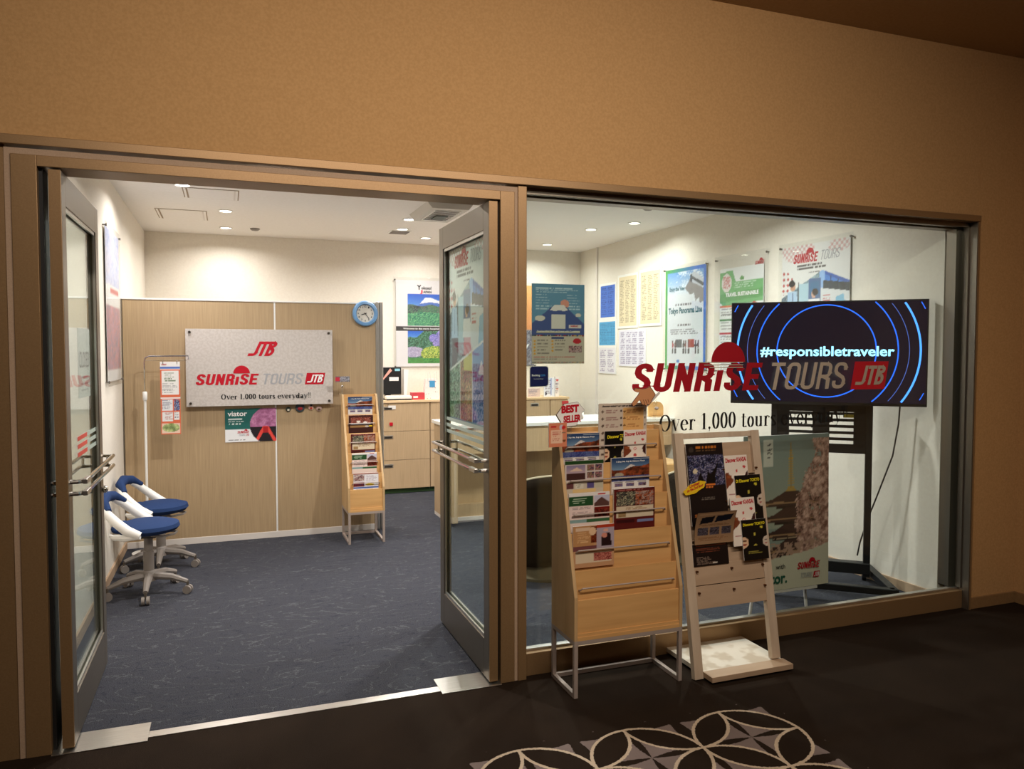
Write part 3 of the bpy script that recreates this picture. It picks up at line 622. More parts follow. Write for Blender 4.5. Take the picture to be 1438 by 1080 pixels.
# ------------------------------------------------------------------ brochures
def cv_fuji(s=0):
    c = Cv(44, 62, (226, 220, 214)); c.grad(0, 0, 1, .30, (30, 52, 92), (120, 150, 176)); c.rect(.58, .02, 1, .045, (170, 180, 188))
    c.poly([(.3, .30), (.48, .17), (.54, .17), (.75, .30)], (214, 205, 200))
    n = c.noise(12, 4 + s)[..., None]; cc = np.array((40, 20, 14.)) * (1 - n) + np.array((176, 84, 48.)) * n
    m = (c.V > .36 - .2 * c.U * (c.U > .35) + .02 * np.sin(c.U * 9) - .07 * (c.U < .35)) & (c.V < .45); c.put(m, cc)
    c.ell(.2, .42, .12, .05, (170, 160, 140)); c.photo(0, .45, 1, .58, [(44, 50, 110), (74, 84, 140), (96, 110, 150)], 6, 3)
    for i, u in enumerate((.05, .36, .68)): c.rect(u, .60, u + .24, .62, (60, 50, 50)); c.photo(u + .03, .635, u + .24, .72, [(40, 30, 50), (150, 110, 110), (90, 90, 140)], 10, i)
    return c
def cv_collage():
    c = Cv(44, 62, (200, 188, 168)); c.rect(0, 0, 1, .09, (38, 70, 34)); c.rect(0, .09, 1, .5, (210, 196, 190)); c.grad(.03, .1, .52, .36, (130, 120, 150), (200, 170, 170)); c.poly([(.1, .26), (.3, .16), (.48, .26)], (220, 190, 170)); c.rect(.03, .30, .52, .46, (70, 42, 40))
    for i, (u, v) in enumerate(((.56, .1), (.78, .1), (.56, .28), (.78, .28))): c.photo(u, v, u + .19, v + .15, [(50, 40, 70), (180, 120, 120), (110, 100, 60)], 9, i)
    for i, u in enumerate((.03, .27, .56, .78)): c.rect(u, .54, u + .2, .68, [(100, 60, 60), (214, 208, 190), (90, 80, 130), (190, 184, 160)][i])
    c.lines(.28, .56, .45, .66, 4, (130, 130, 110)); c.rect(.2, .7, .8, .78, (222, 190, 130)); return c
def cv_green():
    c = Cv(44, 62, (226, 206, 196)); c.rect(0, .0, 1, .07, (232, 226, 220)); c.rect(.72, .02, .9, .05, (190, 40, 50)); c.rect(0, .08, .6, .30, (40, 78, 44)); c.lines(.08, .12, .5, .26, 3, (190, 210, 180), .4)
    c.grad(.62, .08, 1, .34, (190, 190, 210), (210, 190, 190)); c.poly([(.62, .26), (.80, .11), (1, .26), (1, .34), (.62, .34)], (92, 62, 56)); c.rect(.62, .36, 1, .60, (120, 30, 24)); c.photo(.62, .4, 1, .6, [(60, 16, 14), (150, 60, 40), (90, 24, 20)], 8, 2)
    c.rect(.03, .32, .6, .62, (232, 208, 200)); c.lines(.07, .34, .56, .60, 9, (160, 140, 140), .35); c.rect(.42, .63, 1, .71, (54, 96, 60)); c.rect(0, .63, .42, .71, (130, 160, 158)); return c
def cv_autumn():
    c = Cv(44, 62, (92, 28, 26)); c.lines(.1, .03, .8, .06, 1, (190, 120, 110), .6); c.photo(.06, .08, .52, .42, [(40, 36, 40), (200, 186, 150), (90, 100, 80), (60, 40, 40)], 7, 6); c.photo(.52, .08, .96, .42, [(60, 28, 20), (200, 110, 70), (120, 60, 40), (170, 150, 140)], 14, 5)
    c.rect(.06, .43, .97, .72, (214, 198, 170)); c.lines(.3, .47, .9, .6, 4, (150, 110, 80), .5); c.photo(.1, .56, .28, .7, [(130, 100, 60), (160, 130, 90)], 5, 1); c.rect(.06, .76, .5, .84, (60, 20, 22)); c.rect(.56, .78, .97, .84, (120, 130, 170)); return c
def cv_hall():
    c = Cv(44, 62, (60, 28, 26)); c.photo(.02, 0, 1, .08, [(60, 24, 24), (110, 60, 50)], 5, 2); c.photo(.08, .1, .9, .40, [(60, 22, 20), (150, 60, 46), (196, 130, 110), (80, 30, 26)], 8, 3); c.ell(.4, .3, .08, .05, (236, 226, 210)); c.ell(.68, .34, .08, .05, (230, 220, 210)); c.rect(.08, .38, .9, .42, (200, 200, 205)); c.rect(.05, .46, .75, .56, (150, 112, 70)); c.ell(.75, .52, .08, .04, (190, 180, 170)); c.rect(.82, .49, .96, .54, (236, 196, 40)); return c
def cv_city():
    c = Cv(44, 62, (226, 220, 222)); c.rect(0, 0, 1, .05, (150, 90, 70)); c.photo(0, .08, .42, .36, [(50, 40, 60), (190, 140, 130), (110, 60, 60), (220, 210, 200)], 10, 9); c.rect(.44, .08, 1, .62, (232, 228, 230)); c.lines(.5, .12, .95, .4, 6, (170, 150, 160), .4); c.photo(0, .4, .42, .6, [(40, 60, 110), (170, 60, 40), (120, 50, 60)], 8, 4); c.ell(.66, .52, .18, .05, (212, 176, 40)); c.rect(0, .62, 1, .68, (60, 90, 160)); c.rect(0, .68, 1, 1, (226, 224, 230)); c.lines(.1, .72, .9, .8, 2, (80, 80, 120)); return c
def cv_inn():
    c = Cv(44, 62, (196, 150, 110)); c.rect(0, 0, .5, .6, (190, 140, 92)); c.rect(.06, .04, .4, .12, (222, 190, 160)); c.lines(.1, .16, .42, .42, 6, (226, 180, 130), .4); c.photo(.42, .02, .56, .42, [(80, 30, 16), (150, 64, 30)], 4, 1); c.ell(.47, .14, .09, .1, (230, 190, 150)); c.rect(0, .48, .56, .6, (120, 70, 70)); c.rect(.56, 0, 1, .07, (178, 60, 34)); c.rect(.56, .07, 1, .6, (176, 160, 170))
    c.ell(.8, .14, .06, .04, (226, 170, 150)); c.poly([(.7, .2), (.9, .2), (.95, .52), (.68, .52)], (44, 24, 26)); c.ell(.76, .26, .07, .06, (214, 140, 120)); c.rect(.05, .64, .95, .9, (220, 200, 170)); c.photo(.5, .66, .95, .86, [(120, 40, 36), (220, 150, 130), (150, 70, 60)], 9, 8); return c
def cv_list():
    c = Cv(52, 74, (206, 190, 172)); c.rect(.5, .06, .93, 1, (226, 176, 112)); c.lines(.06, .03, .92, .055, 1, (60, 40, 40), .9)
    for i in range(9):
        v = .09 + i * .095; c.lines(.14, v, .42, v + .05, 2, (150, 110, 104), .5, i); c.lines(.57, v, .86, v + .05, 2, (170, 110, 60), .5, i); c.ell(.08, v + .02, .03, .016, (90, 70, 60)); c.ell(.53, v + .02, .025, .014, (110, 70, 30)); c.rect(.45, v, .48, v + .03, (60, 50, 50)); c.rect(.95, v, .98, v + .03, (60, 50, 50))
    return c
def cv_kansai():
    c = Cv(30, 54, (238, 226, 212)); c.poly([(0, .36), (.12, .34), (.34, .50), (.30, .55), (0, .68)], (120, 60, 36)); c.ell(.16, .43, .1, .03, (150, 80, 44)); c.ell(.5, .32, .05, .025, (200, 60, 60)); c.ell(.5, .46, .07, .035, (214, 120, 120)); c.ell(.5, .46, .04, .02, (238, 226, 212)); c.poly([(.9, .36), (1, .32), (1, .62), (.86, .56), (.82, .46)], (60, 24, 26)); c.ell(.84, .24, .06, .03, (200, 50, 60)); c.lines(.1, .76, .6, .84, 3, (170, 110, 110), .4); c.ell(.5, .62, .07, .04, (190, 60, 60)); return c
def cv_tokyo():
    c = Cv(30, 54, (14, 12, 12)); c.ell(.0, .56, .24, .14, (226, 186, 150)); c.ell(.06, .52, .12, .02, (90, 50, 30)); c.ell(.05, .61, .1, .02, (150, 40, 30)); c.ell(1.0, .56, .2, .13, (206, 190, 172)); c.ell(.93, .53, .05, .015, (60, 40, 40)); c.ell(.93, .61, .04, .015, (160, 60, 60)); c.poly([(.45, .36), (.5, .31), (.55, .36), (.55, .40), (.45, .40)], (190, 176, 70)); c.rect(.49, .44, .51, .56, (110, 110, 96)); c.poly([(.42, .66), (.5, .60), (.58, .66)], (190, 176, 70)); c.ell(.80, .20, .06, .03, (214, 200, 60)); c.lines(.2, .76, .8, .88, 4, (150, 140, 60), .3); return c
def cv_dark():
    c = Cv(48, 100, (26, 18, 18)); c.lines(.25, .04, .95, .07, 1, (190, 110, 40), .8); c.lines(.25, .09, .9, .11, 1, (110, 80, 50), .5); c.ell(.14, .075, .07, .035, (60, 50, 44)); c.photo(.04, .15, .98, .52, [(14, 14, 26), (40, 50, 96), (24, 22, 34), (150, 150, 180), (70, 60, 90)], 9, 12, 1.2)
    c.poly([(.45, .52), (.55, .34), (.62, .38), (.86, .24), (.74, .4), (.72, .52)], (16, 12, 14)); c.poly([(.2, .5), (.34, .34), (.46, .5)], (18, 14, 18)); c.ell(.2, .34, .06, .03, (214, 200, 170)); c.lines(.45, .5, .75, .56, 2, (220, 120, 50), .7); c.lines(.3, .66, .85, .78, 6, (110, 100, 90), .35); c.lines(.1, .86, .9, .90, 2, (190, 110, 50), .5); return c
def cv_darklow():
    c = Cv(48, 34, (24, 16, 16)); c.rect(.1, .06, .95, .12, (120, 60, 40)); c.lines(.1, .2, .9, .4, 3, (120, 60, 40), .5); c.lines(.1, .6, .6, .95, 6, (130, 110, 96), .35); c.rect(.55, .85, .66, .93, (200, 190, 176)); return c
def cv_tan():
    c = Cv(50, 60, (150, 118, 88)); c.rect(.06, .04, .94, .1, (172, 138, 104)); c.poly([(.14, .16), (.47, .13), (.42, .33), (.10, .36)], (22, 20, 26)); c.poly([(.52, .13), (.94, .1), (.88, .28), (.48, .33)], (22, 24, 34))
    for i, u in enumerate((.08, .38, .68)): c.photo(u, .48, u + .25, .72, [(24, 20, 20), (110, 100, 110), (50, 44, 50)], 10, i + 20)
    c.lines(.1, .38, .9, .46, 2, (110, 76, 50), .4); c.lines(.1, .78, .9, .92, 3, (120, 80, 50), .4); return c

def brochure(label, cvf, w, h, loc, group, th=.008, tilt=-3, name='brochure', rz=0, text=None):
    """loc = lower left front corner"""
    b = thing(name, label, 'brochure', loc, rz, group, rx=tilt)
    MB().box(0, w, 0, th, 0, h).build('pages', M['paper'], b, bev=.0006, seg=1)
    grid(cvf() if callable(cvf) else cvf, w, h, b, name='cover', y=-.0006, m=PG)
    if text:
        for (s, x0, z0, x1, z1, mm, sl) in text: txt(s, x0 * w, z0 * h, x1 * w, z1 * h, mm, b, -.0014, .035, slope=sl * h)
    return b
TF = [('1-Day Mt. Fuji & Hakone Tour', .12, .88, .88, .925, M['whitel'], 0)]
TK = [('Discover KANSAI', .05, .85, .96, .945, M['red'], .02)]
TT = [('Discover TOKYO', .06, .84, .94, .91, M['yell'], .02)]

def rack(name, label, x0, w, yf, d, where):
    rk = thing(name, label, 'brochure rack', (x0, yf, 0)); t = .016; yt = d - .058; yt0 = .0; zt = 1.155
    side = [(0, .25), (d, .25), (d, zt), (yt, zt), (0, .44)]
    for xx in (0, w - t): MB().prism(side, xx, xx + t, 'x').build('side_panel', M['maplev'], rk, bev=.0015)
    box('back_panel', M['maple'], t, w - t, d - .012, d, .25, zt - .004, rk)
    box('bottom_panel', M['maple'], t, w - t, 0, d - .012, .25, .266, rk)
    box('front_panel', M['maple'], t, w - t, .008, .02, .266, .425, rk, bev=.001)
    box('front_panel_lip', M['maple'], t, w - t, .003, .008, .266, .280, rk)
    zr = [1.07, .925, .78, .63, .475]; yl = lambda z: (z - .44) / (zt - .44) * yt
    for k, z in enumerate(zr):
        yb = yl(z) + .022; lo = zr[k + 1] + .075 if k < 4 else .43
        top = zt - .02 if k == 0 else z + .07
        o = MB().box(t, w - t, yb, yb + .008, lo - .06 if k < 4 else .32, top).build('pocket_board', M['maple'], rk)
        yr = yb - .022; e = .02
        MB().tube([(t + e, yb, z - .012), (t + e, yr + .006, z - .008), (t + e + .006, yr, z), (w - t - e - .006, yr, z), (w - t - e, yr + .006, z - .008), (w - t - e, yb, z - .012)], .0036, 6).build('retaining_rod', M['leg'], rk, smooth=True)
    q = .018
    for xx in (0, w - q):
        for yy in (0, d - q): box('leg', M['leg'], xx, xx + q, yy, yy + q, 0, .25, rk, bev=.001)
        box('side_rail', M['leg'], xx, xx + q, q, d - q, 0, q, rk); box('side_rail', M['leg'], xx, xx + q, q, d - q, .232, .25, rk)
    box('cross_rail', M['leg'], q, w - q, d - q, d, 0, q, rk); box('cross_rail', M['leg'], q, w - q, 0, q, .232, .25, rk); box('cross_rail', M['leg'], q, w - q, d - q, d, .232, .25, rk)
    return lambda k, x, top, h, th=.008: (x0 + x, yf + yl(zr[k]) + .022 - .0015 - th - math.sin(R(3)) * 0, top - h)
# rack in the corridor
LB = rack('brochure_rack', 'wide maple brochure rack on a white metal base in front of the window', 1.383, .54, 2.965, .25, 'corridor')
g1 = 'brochures in the wide corridor rack'
def inrack(L, k, x, top, w, h, label, cvf, grp, text=None, th=.008):
    p = L(k, x, top, h, th); return brochure(label, cvf, w, h, (p[0], p[1], p[2]), grp, th, tilt=0, text=text)
inrack(LB, 0, .018, 1.13, .188, .185, 'mountain lake brochure top left in the wide rack, behind a pink card', cv_fuji, g1, TF)
inrack(LB, 1, .018, 1.012, .19, .185, 'green headed photo collage brochure in the second tier left of the wide rack', cv_collage, g1)
inrack(LB, 2, .020, .872, .20, .185, 'white and green thatched roof brochure, third tier left of the wide rack', cv_green, g1, [('1-Day Nikko & Kamakura Tour', .08, .84, .54, .90, M['whitel'], 0)][:0])
inrack(LB, 3, .022, .735, .20, .185, 'brown inn and kimono brochure in the fourth tier of the wide rack', cv_inn, g1)
inrack(LB, 1, .248, 1.015, .195, .185, 'mountain lake brochure in the second tier right of the wide rack', lambda: cv_fuji(3), g1, TF, th=.012)
inrack(LB, 2, .240, .880, .21, .185, 'dark maroon autumn temple brochure, third tier right of the wide rack', cv_autumn, g1, th=.012)
inrack(LB, 0, .205, 1.262, .25, .345, 'beige and orange tour list sheet standing tall at the top right of the wide rack', cv_list, g1, [('Recommended Tours with an English-speaking', .08, .955, .90, .975, M['blackl'], 0)], th=.004)
p = LB(0, .232, 0, 0, .012); bk = brochure('black booklet with yellow title and a mask in front of the tour list sheet', cv_tokyo, .105, .19, (p[0], p[1] - .001, .945), g1, .004, 0, text=[('Discover TO', .12, .82, .96, .90, M['yell'], .02)])
brochure('pale booklet with red title in front of the tour list sheet', cv_kansai, .118, .19, (p[0] + .095, p[1] - .0065, .948), g1, .004, 0, text=TK)

# pink card clipped left, best seller sign, hand sign
pc = thing('price_card', 'small pink and orange card hooked on the left corner of the wide rack', 'card', (1.300, 3.055, 1.085), 4)
c = Cv(24, 30, (214, 130, 96)); c.rect(.12, .3, .75, .85, (232, 190, 160)); c.lines(.2, .36, .7, .8, 5, (200, 120, 100), .5); c.rect(.1, .12, .4, .2, (190, 30, 36)); c.ell(.68, .18, .1, .1, (200, 190, 200)); c.ell(.82, .2, .1, .08, (200, 30, 30)); c.ell(.85, .75, .08, .06, (120, 70, 30)); c.rect(.72, .38, .95, .44, (110, 100, 80))
MB().box(0, .088, 0, .004, 0, .105).build('card', M['paper'], pc); grid(c, .088, .105, pc, y=-.0006)
MB().box(.02, .045, .004, .12, .085, .089).build('hook_arm', M['acryl'], pc)
bs = thing('best_seller_sign', 'hexagonal pale sign with red BEST SELLER letters on top of the rack', 'sign', (1.366, 3.12, 1.166), 0)
bs.scale = (.84, 1, .84)
hx = [(.045, .0), (.125, .005), (.143, .035), (.172, .045), (.160, .075), (.178, .095), (.135, .142), (.05, .132), (.0, .07)]
MB().prism([(a * .9, b * .9) for a, b in hx], 0, .004, 'y').build('sign_plate', M['paper'], bs); MB().prism([((a - .088) * 1.05 * .9 + .079, (b - .07) * 1.05 * .9 + .062) for a, b in hx], .004, .007, 'y').build('backing', mat('dark_edge', (90, 70, 56), .6), bs)
txt('BEST', .026, .070, .128, .112, M['red'], bs, -.0012, .06, slope=.006); txt('SELLER', .038, .018, .140, .058, M['red'], bs, -.0012, .05, slope=.006)
MB().box(.06, .09, .007, .012, -.06, .05).build('clip_stem', M['acryl'], bs)
hs = thing('pointing_hand_sign', 'brown cut-out pointing hand sign held by a clear clip on the rack corner', 'sign', (1.762, 3.09, 1.250))
sk = mat('hand_print', (204, 142, 96), .5); ol = mat('hand_outline', (96, 44, 30), .6)
hp = [(-.035, .012), (-.028, .002), (-.018, .006), (.004, .030), (.010, .022), (.017, .010), (.024, .006), (.028, .012), (.034, .004), (.041, .002), (.044, .010), (.052, .006), (.058, .012), (.068, .030), (.084, .052), (.070, .072), (.055, .088), (.040, .080), (.020, .078), (-.018, .082), (-.024, .072), (.004, .062), (-.002, .052), (-.018, .034)]
MB().prism([((x - .02) * 1.07 + .02, (z - .045) * 1.07 + .045) for x, z in hp], .002, .005, 'y').build('outline', ol, hs); MB().prism(hp, 0, .002, 'y').build('hand_face', sk, hs)
for a, b in (((.022, .030), (.030, .012)), ((.034, .030), (.041, .012)), ((.046, .032), (.052, .016))): MB().tube([(a[0], -.0005, a[1]), (b[0], -.0005, b[1])], .001, 4).build('finger_crease', ol, hs)
MB().prism([(.045, -.006), (.115, .056), (.108, .066), (.038, .004)], .006, .012, 'y').build('clip_bar', M['whitem'], hs)
MB().tube([(.095, .012, .045), (.092, .015, .01), (.095, .016, -.03), (.088, .016, -.065)], .008, 8).build('clip_stem', M['acryl'], hs, smooth=True)
MB().ball((.092, .012, .012), .012, .01, .012).build('clip_joint', M['acryl'], hs, smooth=True); MB().ball((.10, .012, -.012), .010, .01, .008).build('clip_joint', M['whitem'], hs, smooth=True)

# rack inside the shop
LA = rack('brochure_rack', 'narrow maple brochure rack against the partition', .862, .285, 5.985, .36, 'shop')
g2 = 'brochures in the narrow rack'
inrack(LA, 0, .045, 1.135, .195, .175, 'mountain lake brochure in the top tier of the narrow rack', cv_fuji, g2, TF)
inrack(LA, 1, .040, .99, .195, .175, 'dark red hall brochure in the second tier of the narrow rack', cv_hall, g2)
inrack(LA, 2, .047, .845, .195, .175, 'maroon autumn brochure in the third tier of the narrow rack', cv_autumn, g2)
inrack(LA, 3, .045, .70, .195, .175, 'white and green brochure in the fourth tier of the narrow rack', cv_green, g2)
inrack(LA, 4, .045, .55, .195, .175, 'white and blue city brochure in the bottom tier of the narrow rack', cv_city, g2)
ch = thing('card_holder', 'small clip holder with a red and grey card beside the narrow rack top', 'card holder', (.868, 6.30, 1.155))
c = Cv(22, 12, (100, 100, 110)); c.photo(.3, 0, 1, 1, [(60, 60, 66), (180, 180, 190), (110, 100, 100)], 6, 5); c.rect(0, .1, .3, .9, (190, 40, 60)); MB().box(-.055, .06, 0, .003, .10, .145).build('card', M['paper'], ch); grid(c, .115, .045, ch, x=-.055, y=-.0006, z=.10)
MB().tube([(0, 0.004, 0), (0, .004, .10)], .006, 8).build('stem', M['acryl'], ch); MB().ball((0, .002, .065), .012, .01, .012).build('clip_joint', M['chrome'], ch, smooth=True); MB().box(-.03, .03, -.01, .02, 0, .006).build('foot', M['acryl'], ch)

# ------------------------------------------------------------------ A-frame display in the corridor
TL = 9.8; ca, sa = math.cos(R(TL)), math.sin(R(TL))
dc = thing('display_stand', 'whitewashed wooden leaning display stand with leaflets in front of the window', 'display stand', (1.985, 2.905, 0))
WD = .472
MB().box(.036, WD + .012, -.035, .040, .012, .036).build('base_front_plank', M['palew'], dc, bev=.001)
MB().box(.036, WD + .008, .042, .355, .012, .034).build('base_board', noisy('worn_white_board', (232, 222, 206), (206, 190, 168), freq=9, rough=.45, lo=.45, hi=.55, detail=2), dc, bev=.001)
for x, y in ((.06, .0), (WD - .05, .0), (.06, .3), (WD - .05, .3)): box('foot_pad', M['gasket'], x, x + .02, y, y + .02, 0, .012, dc)
Y0 = .045
def lean(mb, name, m, parent=dc, bev=.001): return mb.build(name, m, parent, bev=bev, loc=(0, Y0, 0), rot=(-TL, 0, 0))
for xx, zb in ((-.012, .004), (WD - .050, .04)): lean(MB().box(xx, xx + .046, -.018, .012, zb, 1.128), 'side_post', M['palewv'])
lean(MB().box(.034, WD - .05, -.014, .008, 1.10, 1.126), 'top_bar', M['palewv'])
lean(MB().box(.034, WD - .05, .0, .008, .31, 1.075), 'back_panel', M['palew'])
knob = mat('screw_brown', (96, 56, 30), .4, .6)
HK = [.625, .775]
for z0, z1, y in ((.312, .415, -.014), (.418, .512, -.011)):
    o = lean(MB().box(.034, WD - .05, y - .004, y, z0, z1), 'pocket_board', M['palew'])
    for x in (.045, .237, WD - .058): MB().lathe([(.005, -.012), (.005, 0)], cx=x, cy=z1 - .03, n=10, axis='y').build('screw', knob, o, loc=(0, y - .004, 0)).location = (0, y - .004, 0)
for z in HK + [.925]:
    o = lean(MB().box(.034, WD - .05, -.016, 0, z - .004, z), 'shelf_ledge', M['palew'])
    for x in (.237, WD - .045): MB().lathe([(.0045, -.030), (.0045, -.0)], cx=x, cy=z + .02, n=10, axis='y').build('screw', knob, o)
def onlean(x, v, w): return (1.985 + x, 2.905 + Y0 + v * sa - w * ca, v * ca + w * sa)
g3 = 'leaflets on the leaning display stand'
def leanb(label, cvf, x, v, off, w, h, text=None, th=.005): 
    return brochure(label, cvf, w, h, onlean(x, v, off), g3, th, -TL, text=text)
leanb('tall black show leaflet with blue photo at the upper left of the leaning stand', cv_dark, .038, .690, .024, .205, .385)
leanb('pale booklet with red title near the upper middle of the leaning stand', cv_kansai, .250, .775, .018, .132, .235, TK)
leanb('black booklet with yellow title at the right edge of the leaning stand, upper one', cv_tokyo, .295, .690, .025, .148, .222, [('Di Discover TOKYO', .04, .84, .96, .91, M['yell'], .02)])
leanb('pale booklet with red title low in the middle of the leaning stand', cv_kansai, .252, .580, .033, .138, .226, TK)
leanb('black booklet with yellow title low at the right of the leaning stand', cv_tokyo, .298, .510, .040, .142, .190, TT)
leanb('dark brown leaflet pile at the bottom left of the leaning stand', cv_darklow, .030, .505, .020, .195, .10)
# bent tan leaflet
tb = thing('brochure', 'bent tan leaflet with five small photos low on the leaning stand', 'brochure', onlean(.036, .605, .034), 0, g3, rx=-TL)
bl = lambda U, V: -.05 * (1 - V) ** 2
grid(cv_tan(), .215, .148, tb, name='cover', y=-.001, bulge=bl, m=PG); grid(Cv(6, 10, (60, 44, 32)), .215, .148, tb, name='pages', y=.001, bulge=bl)
yb = thing('sticker', 'yellow wavy sticker on the tall black show leaflet', 'sticker', onlean(.005, .838, .033), 0, None, rx=-TL)
bp_ = []
for k in range(26):
    a = 2 * PI * k / 26; rr = 1 + .07 * math.sin(a * 7); bp_.append((.058 + .062 * rr * math.cos(a) + .0 * math.sin(a), .03 + .024 * rr * math.sin(a) + .020 * math.cos(a)))
MB().prism(bp_, -.001, 0, 'y').build('sticker_face', mat('sticker_yellow', (232, 190, 24), .5), yb)
txt('Limited', .03, .030, .085, .044, M['red'], yb, -.002, .03, slope=.016); txt('on the 2nd floor', .014, .010, .105, .024, M['red'], yb, -.002, .03, slope=.026)

# ------------------------------------------------------------------ stools
def stool(label, loc, rz, rc):
    s_ = thing('swivel_stool', label, 'stool', loc, rz, 'blue swivel stools')
    # five-star base with castors
    for k in range(5):
        a = R(72 * k + rc); d = Vector((math.cos(a), math.sin(a), 0)); 
        leg = MB().tube([d * .02 + Vector((0, 0, .115)), d * .14 + Vector((0, 0, .105)), d * .235 + Vector((0, 0, .075))], [.026, .021, .014], 8).build('base_arm', M['grey'], s_, smooth=True)
        p = d * .235; n = Vector((-d.y, d.x, 0))
        ca_ = MB()
        for q in (-1, 1): ca_.tube([p + n * q * .005 + Vector((0, 0, .026)), p + n * q * .022 + Vector((0, 0, .026))], .0255, 14)
        cs = ca_.build('castor', M['grey'], s_, smooth=True)
        MB().tube([p + Vector((0, 0, .035)), p + Vector((0, 0, .075))], .008, 8).build('castor_pin', M['gun'], cs)
    MB().lathe([(.045, .085), (.04, .14), (.030, .15)], n=18).build('hub', M['grey'], s_, smooth=True)
    MB().lathe([(.031, .14), (.031, .27), (.026, .272), (.026, .37)], n=18).build('gas_column', M['grey'], s_, smooth=True)
    MB().box(-.055, .055, -.05, .05, .355, .385).build('seat_plate', M['black'], s_, bev=.006)
    MB().tube([(.03, -.06, .375), (.10, -.08, .37), (.16, -.03, .375), (.16, .03, .375), (.10, .08, .37)], .007, 6).build('lever', M['grey'], s_, smooth=True)
    MB().lathe([(.02, .382), (.12, .384), (.165, .398), (.182, .418), (.176, .440), (.13, .455), (.06, .462), (.001, .463)], n=32).build('seat', M['blue'], s_, smooth=True)
    MB().ball((-.15, 0, .422), .055, .11, .035).build('seat_rear_pad', M['blue'], s_, smooth=True)
    # white loop frame rising at the back
    for q in (-1, 1):
        fr = [(.0, q * .195, .405), (-.07, q * .20, .44), (-.13, q * .19, .49), (-.19, q * .165, .545), (-.225, q * .11, .585)]
        MB().tube([Vector(p) for p in fr], [.024, .030, .028, .025, .022], 12).build('arm_loop', M['white'], s_, smooth=True)
        MB().tube([(0.0, q * .195, .405), (-.08, q * .19, .395), (-.15, q * .16, .395), (-.18, q * .13, .40)], [.02, .02, .018, .01], 8).build('arm_foot', M['white'], s_, smooth=True)
    MB().tube([(-.175, -.17, .555), (-.222, -.11, .60), (-.235, 0, .615), (-.222, .11, .60), (-.175, .17, .555)], [.018, .030, .034, .030, .018], 12).build('back_pad', M['blue'], s_, smooth=True)
    return s_
stool('blue swivel stool with white arm loop, the nearer one by the left door', (-.475, 5.20, 0), -8, -10)
stool('blue swivel stool with white arm loop, the farther one by the partition', (-.452, 5.82, 0), -12, -6)

# ------------------------------------------------------------------ cabinets at the back wall
CF = 7.98; CH = .985
edges = [1.12, 2.02, 2.92, 3.41, 3.635]; labs = ['three drawer oak filing cabinet nearest the partition', 'three drawer oak filing cabinet behind the right door', 'oak filing cabinet seen through the window under the papers', 'narrow oak cabinet end unit with a red tag']
for i in range(4):
    x0, x1 = edges[i] + .002, edges[i + 1] - .002; cb = thing('filing_cabinet', labs[i], 'cabinet', (x0, CF, 0), 0, 'filing cabinets at the back wall'); w = x1 - x0
    MB().box(0, w, .02, .37, .05, CH - .022).build('body', M['lamd'], cb); MB().box(0, w, .05, .36, 0, .05).build('plinth', mat('green_plinth', (58, 92, 52), .6), cb)
    for k in range(3 if i < 3 else 1):
        z0, z1 = (.055 + k * .304, .055 + k * .304 + .300) if i < 3 else (.055, .963)
        dr = MB().box(.003, w - .003, 0, .02, z0, z1).build('drawer_front' if i < 3 else 'door', M['lamd'], cb, bev=.001)
        hx_ = w / 2 if i < 2 else w * .62
        if i < 3:
            MB().box(hx_ - .05, hx_ + .05, -.003, 0, z1 - .075, z1 - .038).build('handle_plate', M['alu'], dr, bev=.001); MB().box(hx_ - .04, hx_ + .04, -.005, -.003, z1 - .070, z1 - .050).build('handle_recess', mat('recess', (40, 34, 28), .6), dr)
        if k == 2 and i < 3: MB().lathe([(.006, -.002), (.006, 0)], cx=hx_, cy=z1 - .02, n=8, axis='y').build('lock', M['gun'], dr)
wt = thing('worktop', 'oak worktop lying over the row of filing cabinets', 'worktop', (1.10, CF - .012, CH - .022)); MB().box(0, 2.545, 0, .39, 0, .024).build('slab', noisy('worktop_oak', (222, 190, 146), (230, 200, 158), scale=(1, 14, 14), freq=3, rough=.5), wt, bev=.002)
for x, z, m_, lb_ in ((1.60, .74, M['red'], 'small red magnet on the first drawer'), ):
    t_ = thing('magnet', lb_, 'magnet', (x, CF - .001, z)); MB().box(-.018, .018, -.008, -.001, -.018, .018).build('magnet_body', m_, t_, bev=.003)
lbh = thing('label_tag', 'small cream label on the upper left of the first drawer', 'label', (1.60, CF - .002, .915)); MB().box(-.03, .05, -.002, 0, -.02, .02).build('tag', M['paper'], lbh)
TOPZ = CH + .002
mn = thing('monitor', 'black monitor with paper labels standing on the worktop beside the partition', 'monitor', (1.56, 8.16, TOPZ))
MB().box(-.09, .19, 0, .03, .055, .345).build('screen_shell', M['black'], mn, bev=.004); MB().box(.02, .08, .02, .05, .0, .1).build('stand', M['black'], mn); MB().box(-.05, .15, -.03, .12, 0, .012).build('foot', M['black'], mn, bev=.003)
MB().prism([(-.03, .20), (.0, .215), (.09, .31), (.07, .335)], -.004, 0, 'y').build('pink_strip', mat('pink_label', (226, 160, 146), .6), mn); MB().box(.06, .16, -.004, 0, .20, .24).build('label', M['paper'], mn); MB().box(.12, .175, -.004, 0, .305, .33).build('cyan_label', mat('cyan_label', (140, 200, 214), .6), mn)
pp = thing('paper_stack', 'tall white paper file standing beside the black monitor', 'papers', (1.775, 8.14, TOPZ)); MB().prism([(0, 0), (.03, 0), (.05, .32), (0, .325)], 0, .18, 'y').build('sheets', M['paper'], pp)
kb = thing('keyboard', 'white keyboard on a dark tray in front of the black monitor', 'keyboard', (1.56, 8.00, TOPZ)); MB().box(0, .26, 0, .11, 0, .012).build('tray', M['black'], kb, bev=.003); MB().box(-.005, .27, .005, .10, .012, .045).build('key_body', M['white'], kb, bev=.006)
